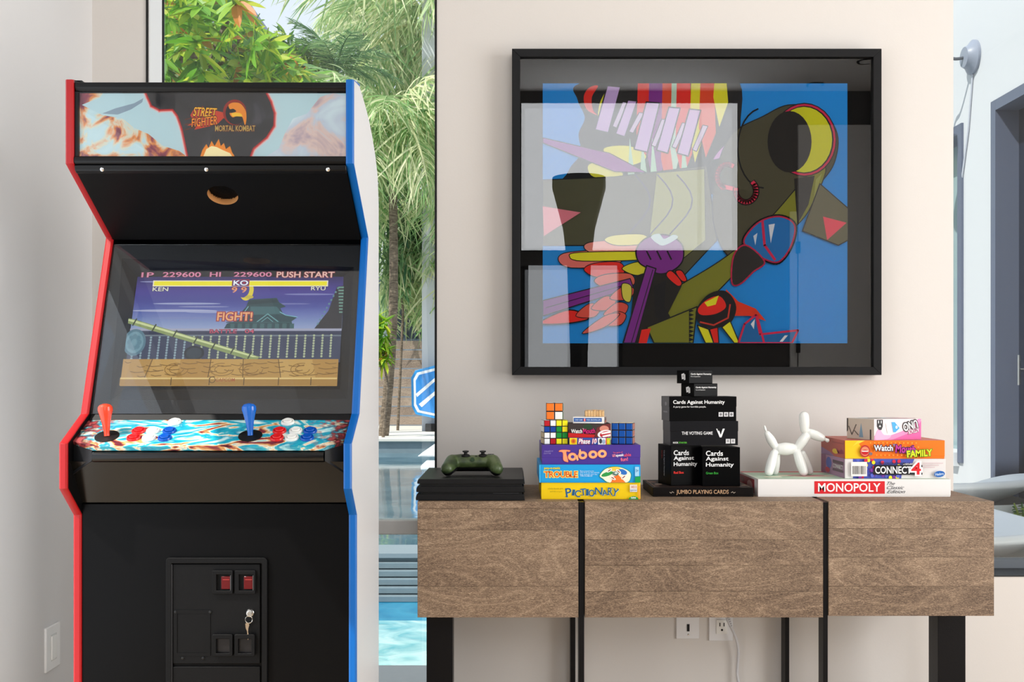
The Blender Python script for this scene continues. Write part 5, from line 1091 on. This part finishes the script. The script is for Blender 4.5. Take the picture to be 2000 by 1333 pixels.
box('wall', mat('#7e8a94', .8, var=.05), -10, 0.2, 24, 28, 0, 3.4, hs)
for x in (768, 792, 812): o = box('window', mat('#222c33', .15), Xp(x, 23.9), Xp(x+18, 23.9), 23.9, 23.99, Zp(662, 23.9), Zp(480, 23.9), hs); box('window_trim', mat('#3b4a56', .5), Xp(x-2, 23.85), Xp(x, 23.85), 23.85, 23.99, Zp(664, 23.9), Zp(478, 23.9), o)
box('roof_edge', mat('#c8ccd0', .6), -10.2, .4, 23.7, 28.2, 3.4, 3.6, hs)

# --- plants
LEAF = leaf_mat('leaf_green', [(0, '#4f8a1c'), (.35, '#79b52c'), (.6, '#a8cf3c'), (.8, '#d6dc3e'), (.93, '#3f7a2a'), (1, '#e08a3a')], .5)
LEAF2 = leaf_mat('leaf_mid', [(0, '#3c7030'), (.5, '#6fa04a'), (1, '#b4c85a')], .45)
PALM = leaf_mat('palm_green', [(0, '#7aa866'), (.4, '#a9c686'), (.7, '#d6dcaa'), (1, '#f0eec6')], .4)  # palm leaves painted washed-out to stand in for glare and haze
PALMD = leaf_mat('palm_dark', [(0, '#3d6b48'), (.5, '#6f9a68'), (1, '#abc088')], .4)
BARK = noise_mat('bark', [(.3, '#4c4034'), (.6, '#7f7060'), (.8, '#a4957f')], 12, 5, .9, .5, (1, 1, 4))
def blade(L, W, droop, n=4, fold=.15):                   # leaflet along +Y in local frame, returns verts, faces
    vs = []; fs = []
    for i in range(n+1):
        t = i/n; w_ = W*math.sin(math.pi*min(1, .12+t*.88))**.7*(1 if i < n else 0); y = L*t; z = -droop*t*t
        vs += [V((-w_/2, y, z)), V((0, y, z-fold*w_)), V((w_/2, y, z))]
        if i: b = 3*(i-1); fs += [(b, b+1, b+4, b+3), (b+1, b+2, b+5, b+4)]
    return vs, fs
def palmate(name, R_, n, m_, rnd):
    m = MB()
    for k in range(n):
        a = (k-(n-1)/2)/n*R(250); L = R_*(1-.28*abs(k-(n-1)/2)/(n/2)); vs, fs = blade(L, L*.30, L*.22)
        M_ = Matrix.Rotation(a, 4, 'Z')@Matrix.Rotation(R(rnd.uniform(-12, 6)), 4, 'X'); m.add([M_@v for v in vs], fs)
    m.tube([(0, -.12, .03), (0, 0, 0)], .004, 4, caps=False)
    me = bpy.data.meshes.new(name); me.from_pydata([tuple(p) for p in m.v], [], m.f); me.materials.append(m_); return me
rnd = random.Random(11)
palm_meshes = [palmate('leaf', .27, 7, LEAF, rnd) for _ in range(4)]
tr = thing('broadleaf_tree', 'bright yellow-green tree with large hand-shaped leaves behind the cabinet top', 'tree', (-2.2, 6.4, 0))
TB_ = V((-2.2, 6.4, 0)); trunk = cr_curve([TB_+V((0, 0, -.02)), TB_+V((.05, .1, 1.2)), TB_+V((.0, .15, 2.2)), TB_+V((.1, .1, 3.0))])
MB().tube(trunk, [.09-.04*i/len(trunk) for i in range(len(trunk))], 10).build('trunk', BARK, tr)
brs = []
for i in range(9):
    a = i*2.4; top = TB_+V((math.cos(a)*(.5+.1*i % .5), math.sin(a)*.5, 2.9+.13*i)); st_ = trunk[-1-(i*2) % 9]
    pts = cr_curve([st_, st_.lerp(top, .5)+V((0, 0, .12)), top], 4); MB().tube(pts, [.028-.02*k/len(pts) for k in range(len(pts))], 6).build('branch', BARK, tr); brs.append(pts)
def leaf_obj(me, loc, dirv, roll, sc_, par):
    o = bpy.data.objects.new('leaf', me); C.objects.link(o); o.parent = par; q = dirv.to_track_quat('Y', 'Z'); o.rotation_mode = 'QUATERNION'
    from mathutils import Quaternion
    o.rotation_quaternion = q@Quaternion((0, 1, 0), roll); o.location = loc-WL[par]; o.scale = (sc_,)*3; return o
cnt = 0
while cnt < 290:
    px = rnd.uniform(300, 600); d = rnd.uniform(5.6, 7.6)
    lim = 60 if px < 480 else 60+(px-480)*.95          # leaning outline of the crown
    py = rnd.uniform(-60 if px < 480 else lim-30, 215)
    if px > 430 and py < (px-430)*.9+(-30): continue
    p = P(px, py, d); a = rnd.uniform(0, 6.28); leaf_obj(rnd.choice(palm_meshes), p, V((math.cos(a)*.7, -.35+math.sin(a)*.3, -.45+rnd.uniform(-.4, .4))), rnd.uniform(-.6, .6), rnd.uniform(.55, 1.0)*d/6.4*.85, tr); cnt += 1
m = MB()
for i in range(520):
    px = rnd.uniform(290, 590); d = rnd.uniform(7.4, 8.4); py = rnd.uniform(-60, 220)
    if px > 420 and py < (px-420)*1.0-20: continue
    vs, fs = blade(.22, .06, .06, 3); M_ = Matrix.Translation(P(px, py, d))@Matrix.Rotation(rnd.uniform(0, 6.28), 4, 'Z')@Matrix.Rotation(rnd.uniform(-1.2, .4), 4, 'X')@Matrix.Rotation(rnd.uniform(-.8, .8), 4, 'Y'); m.add([M_@v for v in vs], fs)
tag(m.build('small_leaves', LEAF2, tr, smooth=0), kind='stuff')

def frond(L, arch, droop, nl, ll, lw, m_, hang, rnd):
    """feather frond: rachis leaving the origin along +Y, arching down; leaflets hanging. returns mesh"""
    m = MB(); pts = []; 
    for i in range(15):
        t = i/14; pts.append(V((0, L*t*(1-.18*t), arch*t-droop*t*t)))
    m.tube(pts, [.014*(1-t/15)+.002 for t in range(15)], 5, caps=False)
    for i in range(nl):
        t = .12+.86*i/nl; k = t*14; j = int(k); p = pts[j].lerp(pts[min(14, j+1)], k-j); l2 = ll*math.sin(math.pi*min(1, t*.8+.18))**.6*rnd.uniform(.8, 1.15)
        for sg in (-1, 1):
            vs, fs = blade(l2, lw, l2*hang*rnd.uniform(.5, 1.1), 5, .1)
            M_ = Matrix.Translation(p)@Matrix.Rotation(sg*-R(rnd.uniform(48, 72)), 4, 'Z')@Matrix.Rotation(-R(rnd.uniform(10, 45)*hang+5), 4, 'X')@Matrix.Rotation(rnd.uniform(-.9, .9), 4, 'Y'); m.add([M_@v for v in vs], fs)
    me = bpy.data.meshes.new('frond'); me.from_pydata([tuple(p) for p in m.v], [], m.f); me.materials.append(m_); return me
def palm(name, label, base, crown, L, nfr, meshes, rt, tilt=(-20, 60), group=None, cat='palm tree', trunkmat=None):
    t = thing(name, label, cat, base, group='palms beyond the pool'); base = V(base); crown = V(crown)
    pts = cr_curve([base+V((0, 0, -.02)), base.lerp(crown, .4)+V((rt*1.2, 0, 0)), crown], 10); n = len(pts)
    MB().tube(pts, [rt*(1-.3*i/n)*(1+.08*(i % 2)) for i in range(n)], 10).build('trunk', trunkmat or BARK, t)
    MB().capsule(crown-V((0, 0, rt*1.5)), crown+V((0, 0, rt*.6)), rt*1.1, rt*.7).build('crownshaft', mat('#7d9a4c', .6), t)
    for i in range(nfr):
        az = i*2.399+rnd.uniform(-.2, .2); el = R(rnd.uniform(*tilt)); o = bpy.data.objects.new('frond', rnd.choice(meshes)); C.objects.link(o); o.parent = t
        o.location = crown-WL[t]; o.rotation_mode = 'QUATERNION'; dirv = V((math.cos(az)*math.cos(el), math.sin(az)*math.cos(el), math.sin(el)))
        o.rotation_quaternion = dirv.to_track_quat('Y', 'Z'); k = rnd.uniform(.8, 1.15)*L; o.scale = (k, k, k)
    return t
soft = [frond(1.0, .22, .75, 46, .42, .014, PALM, .95, rnd) for _ in range(3)]
dark = [frond(1.0, .25, .62, 44, .34, .013, PALMD, .5, rnd) for _ in range(3)]
def GP(px, d, z=0): v = P(px, 740, d); v.z = z; return v
palm('palm_tree', 'pale palm with long hanging leaflets beside the white wall, right of the cabinet top', GP(866, 18.0, .3), P(836, 50, 18.0), 2.5, 24, soft, .13, (-35, 60))
palm('palm_tree', 'pale weeping palm whose fronds hang lowest beside the blue edge', GP(749, 15.6, .3), P(766, 250, 15.6), 1.9, 22, soft, .075, (-40, 45))
palm('palm_tree', 'darker palm with arching fronds above the blue corner of the cabinet', GP(668, 16.2, .3), P(655, 150, 16.2), 1.05, 14, dark, .09, (15, 75))
palm('palm_tree', 'tall distant palm with a thin bare trunk against the sky', GP(716, 27, 0), P(712, 2, 27), 1.7, 16, soft, .085, (-30, 50))
palm('palm_tree', 'palm with drooping fronds close to the white wall, lower than the tallest pale one', GP(872, 17.9, .3), P(848, 400, 17.9), 2.1, 22, soft, .10, (-60, 30))
# shrubs
def shrub(name, label, c, r, n, m_, ll=.2, lw=.05):
    t = thing(name, label, 'shrub', (c.x, c.y, 0)); m = MB()
    for i in range(n):
        u = V((rnd.gauss(0, 1), rnd.gauss(0, 1), rnd.gauss(0, 1))).normalized()*rnd.uniform(.3, 1)**.5; p = c+V((u.x*r[0], u.y*r[1], u.z*r[2])); vs, fs = blade(ll, lw, ll*.3, 3)
        M_ = Matrix.Translation(p)@Matrix.Rotation(rnd.uniform(0, 6.28), 4, 'Z')@Matrix.Rotation(rnd.uniform(-1.2, .9), 4, 'X'); m.add([M_@v for v in vs], fs)
    tag(m.build('foliage', m_, t, smooth=0), kind='stuff')
    MB().tube([(c.x, c.y, -.02), (c.x+.1, c.y, c.z*.6), (c.x, c.y, c.z)], [.025, .02, .01], 8).build('stem', BARK, t)
shrub('tall_bush', 'loose green bush between the leafy tree and the dark palm', P(545, 155, 16.2), (.75, .5, .75), 1100, LEAF2, .24, .05)
shrub('tall_bush', 'low yellow-green bush beside the blue corner of the cabinet', P(775, 430, 17.2), (.4, .4, 1.3), 900, PALMD, .34, .04)
shrub('small_bush', 'small bright green sprig hanging over the fence beside the cabinet', P(744, 668, 15.2), (.12, .12, .4), 180, LEAF, .2, .05)

# --- white wing on the right with door, window, wall light
WX = 2.3
wg = thing('wing_wall', None, None, (WX, 8, 0), kind='structure')
m = MB()
dy0, dy1, dz = 4.35, 5.14, Zp(200, 5.14); wy0, wy1, wz0, wz1 = 5.476, 6.6, .70, Zp(240, WX*F/882)
m.box(WX, WX+.3, WB+.13, dy0, -.02, 5); m.box(WX, WX+.3, dy1, wy0, -.02, 5); m.box(WX, WX+.3, dy0, dy1, dz, 5); m.box(WX, WX+.3, wy0, wy1, -.02, wz0); m.box(WX, WX+.3, wy0, wy1, wz1, 5); m.box(WX, WX+.3, wy1, 14, -.02, 5)
m.build('rendered_wall', WHITE, wg, smooth=0)
DB = mat('#1b2638', .5, spec=.2, name='slate_blue_paint'); DF = mat('#5b6479', .4)
dd = thing('door_4', None, None, (WX, (dy0+dy1)/2, 0), kind='structure')
box('door_leaf', DB, WX+.10, WX+.14, dy0, dy1-.05, 0, dz-.05, dd)
for y in (dy0+.12,): box('glazed_panel', mat('#121a28', .3, spec=.25), WX+.09, WX+.10, y, dy1-.22, .3, dz-.3, dd)
box('door_jamb', DF, WX-.012, WX+.14, dy1-.05, dy1, 0, dz, dd); box('door_head', DF, WX-.012, WX+.14, dy0, dy1-.051, dz-.05, dz, dd)
MB().tube([(WX+.06, dy1-.135, 1.10), (WX+.06, dy1-.135, 1.24)], .008).build('door_handle', CHROME, dd); MB().tube([(WX+.06, dy1-.135, 1.17), (WX+.10, dy1-.135, 1.17)], .008).build('handle_post', CHROME, dd)
ww = thing('window_4', None, None, (WX, 6, .7), kind='structure')
box('glass_pane', mat('#8fa4a8', .05, name='reflective_pane'), WX+.10, WX+.11, wy0+.05, wy1, wz0+.05, wz1-.05, ww)
box('frame_stile', DF, WX-.012, WX+.12, wy0, wy0+.05, wz0, wz1, ww); box('frame_rail', DF, WX-.012, WX+.12, wy0+.051, wy1, wz1-.05, wz1, ww); box('frame_rail', mat('#d4d8dc', .5), WX-.03, WX+.12, wy0+.051, wy1, wz0-.02, wz0+.05, ww)
wlp = P(1902, 112, WX*F/902)
lt = thing('wall_light', 'round grey wall light with a curved arm on the white wing outside', 'light', wlp)
MB().lathe([(.085, 0), (.085, .012), (.06, .03), (.05, .05), (.0001, .052)], (WX-.0005, wlp.y, wlp.z), (-1, 0, 0), 28).build('wall_rose', mat('#8a92a2', .4), lt)
MB().tube(cr_curve([V((WX-.04, wlp.y, wlp.z)), V((WX-.10, wlp.y+.02, wlp.z+.0)), V((WX-.2, wlp.y+.03, wlp.z+.05)), V((WX-.3, wlp.y+.03, wlp.z+.16)), V((WX-.42, wlp.y+.02, wlp.z+.18))], 5), .008).build('curved_arm', mat('#50555e', .4), lt)
MB().lathe([(.02, 0), (.05, .04), (.11, .09), (.108, .09), (.045, .04)], (WX-.42, wlp.y+.02, wlp.z+.19), (0, 0, -1), 24).build('lamp_shade', mat('#50555e', .4), lt)
MB().tube([(WX-.006, wlp.y, wlp.z-.085), (WX-.006, wlp.y+.05, wlp.z-.35), (WX-.006, wlp.y+.14, wlp.z-.62)], .005).build('wire', mat('#b4b9c4', .5), lt)
# white moulded outdoor chairs
WP = mat('#fafafa', .3, name='white_moulded_plastic')
def scoop(label, c, w_, L, h, back, rot):
    t = thing('moulded_lounge_chair', label, 'chair', c, rot, 'white moulded outdoor chairs', local=True)
    m = MB(); nu, nv = 20, 14; vs = []
    def prof(u, v):                                     # u across -1..1, v front 0 .. back 1
        s_ = abs(u)**2.4; top = h+back*v**2.2; dip = (.03+.16*math.sin(math.pi*v))*(1-s_)
        return V((u*w_/2*(1-.10*v), -L/2+L*v, top-dip*(1-.1*v)))
    for j in range(nv+1):
        for i in range(nu+1): vs.append(prof(-1+2*i/nu, j/nv))
    fs = [(j*(nu+1)+i, j*(nu+1)+i+1, (j+1)*(nu+1)+i+1, (j+1)*(nu+1)+i) for j in range(nv) for i in range(nu)]
    m.add(vs, fs); o = m.build('seat_shell', WP, t); k = o.modifiers.new('s', 'SOLIDIFY'); k.thickness = .035; k.offset = -1; b = o.modifiers.new('b', 'BEVEL'); b.width = .012; b.segments = 3; b.limit_method = 'ANGLE'
    m = MB(); n = 32; prof2 = [(.96, 0), (.98, .45), (.98, .8), (1, 1)]
    pts = [[V((math.copysign(abs(math.cos(a))**.6, math.cos(a))*w_*.49*r, math.copysign(abs(math.sin(a))**.6, math.sin(a))*L*.48*r, (h-.13)*z)) for a in [2*math.pi*i/n for i in range(n)]] for r, z in prof2]
    m.add([p for q in pts for p in q], [(j*n+i, j*n+(i+1) % n, (j+1)*n+(i+1) % n, (j+1)*n+i) for j in range(3) for i in range(n)]+[tuple(range(n))]); m.build('base_skirt', WP, t, .006)
    return t
scoop('white moulded outdoor chair nearer the window, beyond the table end', (1.46, 4.06, -.02), 1.0, .64, .63, .01, R(0))
scoop('white moulded outdoor chair behind the nearer one, with a higher back', (1.76, 4.79, -.02), 1.02, .66, .75, -.10, R(2))
pp = thing('potted_plant', 'small green fern tips showing between the two white moulded chairs', 'plant', (2.12, 4.42, -.02))
MB().lathe([(.08, 0), (.11, .3), (.10, .3), (.09, .28), (.0001, .28)], (2.1, 4.36, -.02)).build('pot', mat('#dfe0e0', .6), pp)
ff = frond(.30, .40, .14, 20, .05, .009, LEAF2, .2, rnd)
for i in range(5):
    o = bpy.data.objects.new('frond', ff); C.objects.link(o); o.parent = pp; o.location = (0, 0, .28); o.rotation_euler = (R(35+5*(i % 3)), 0, i*2.4)
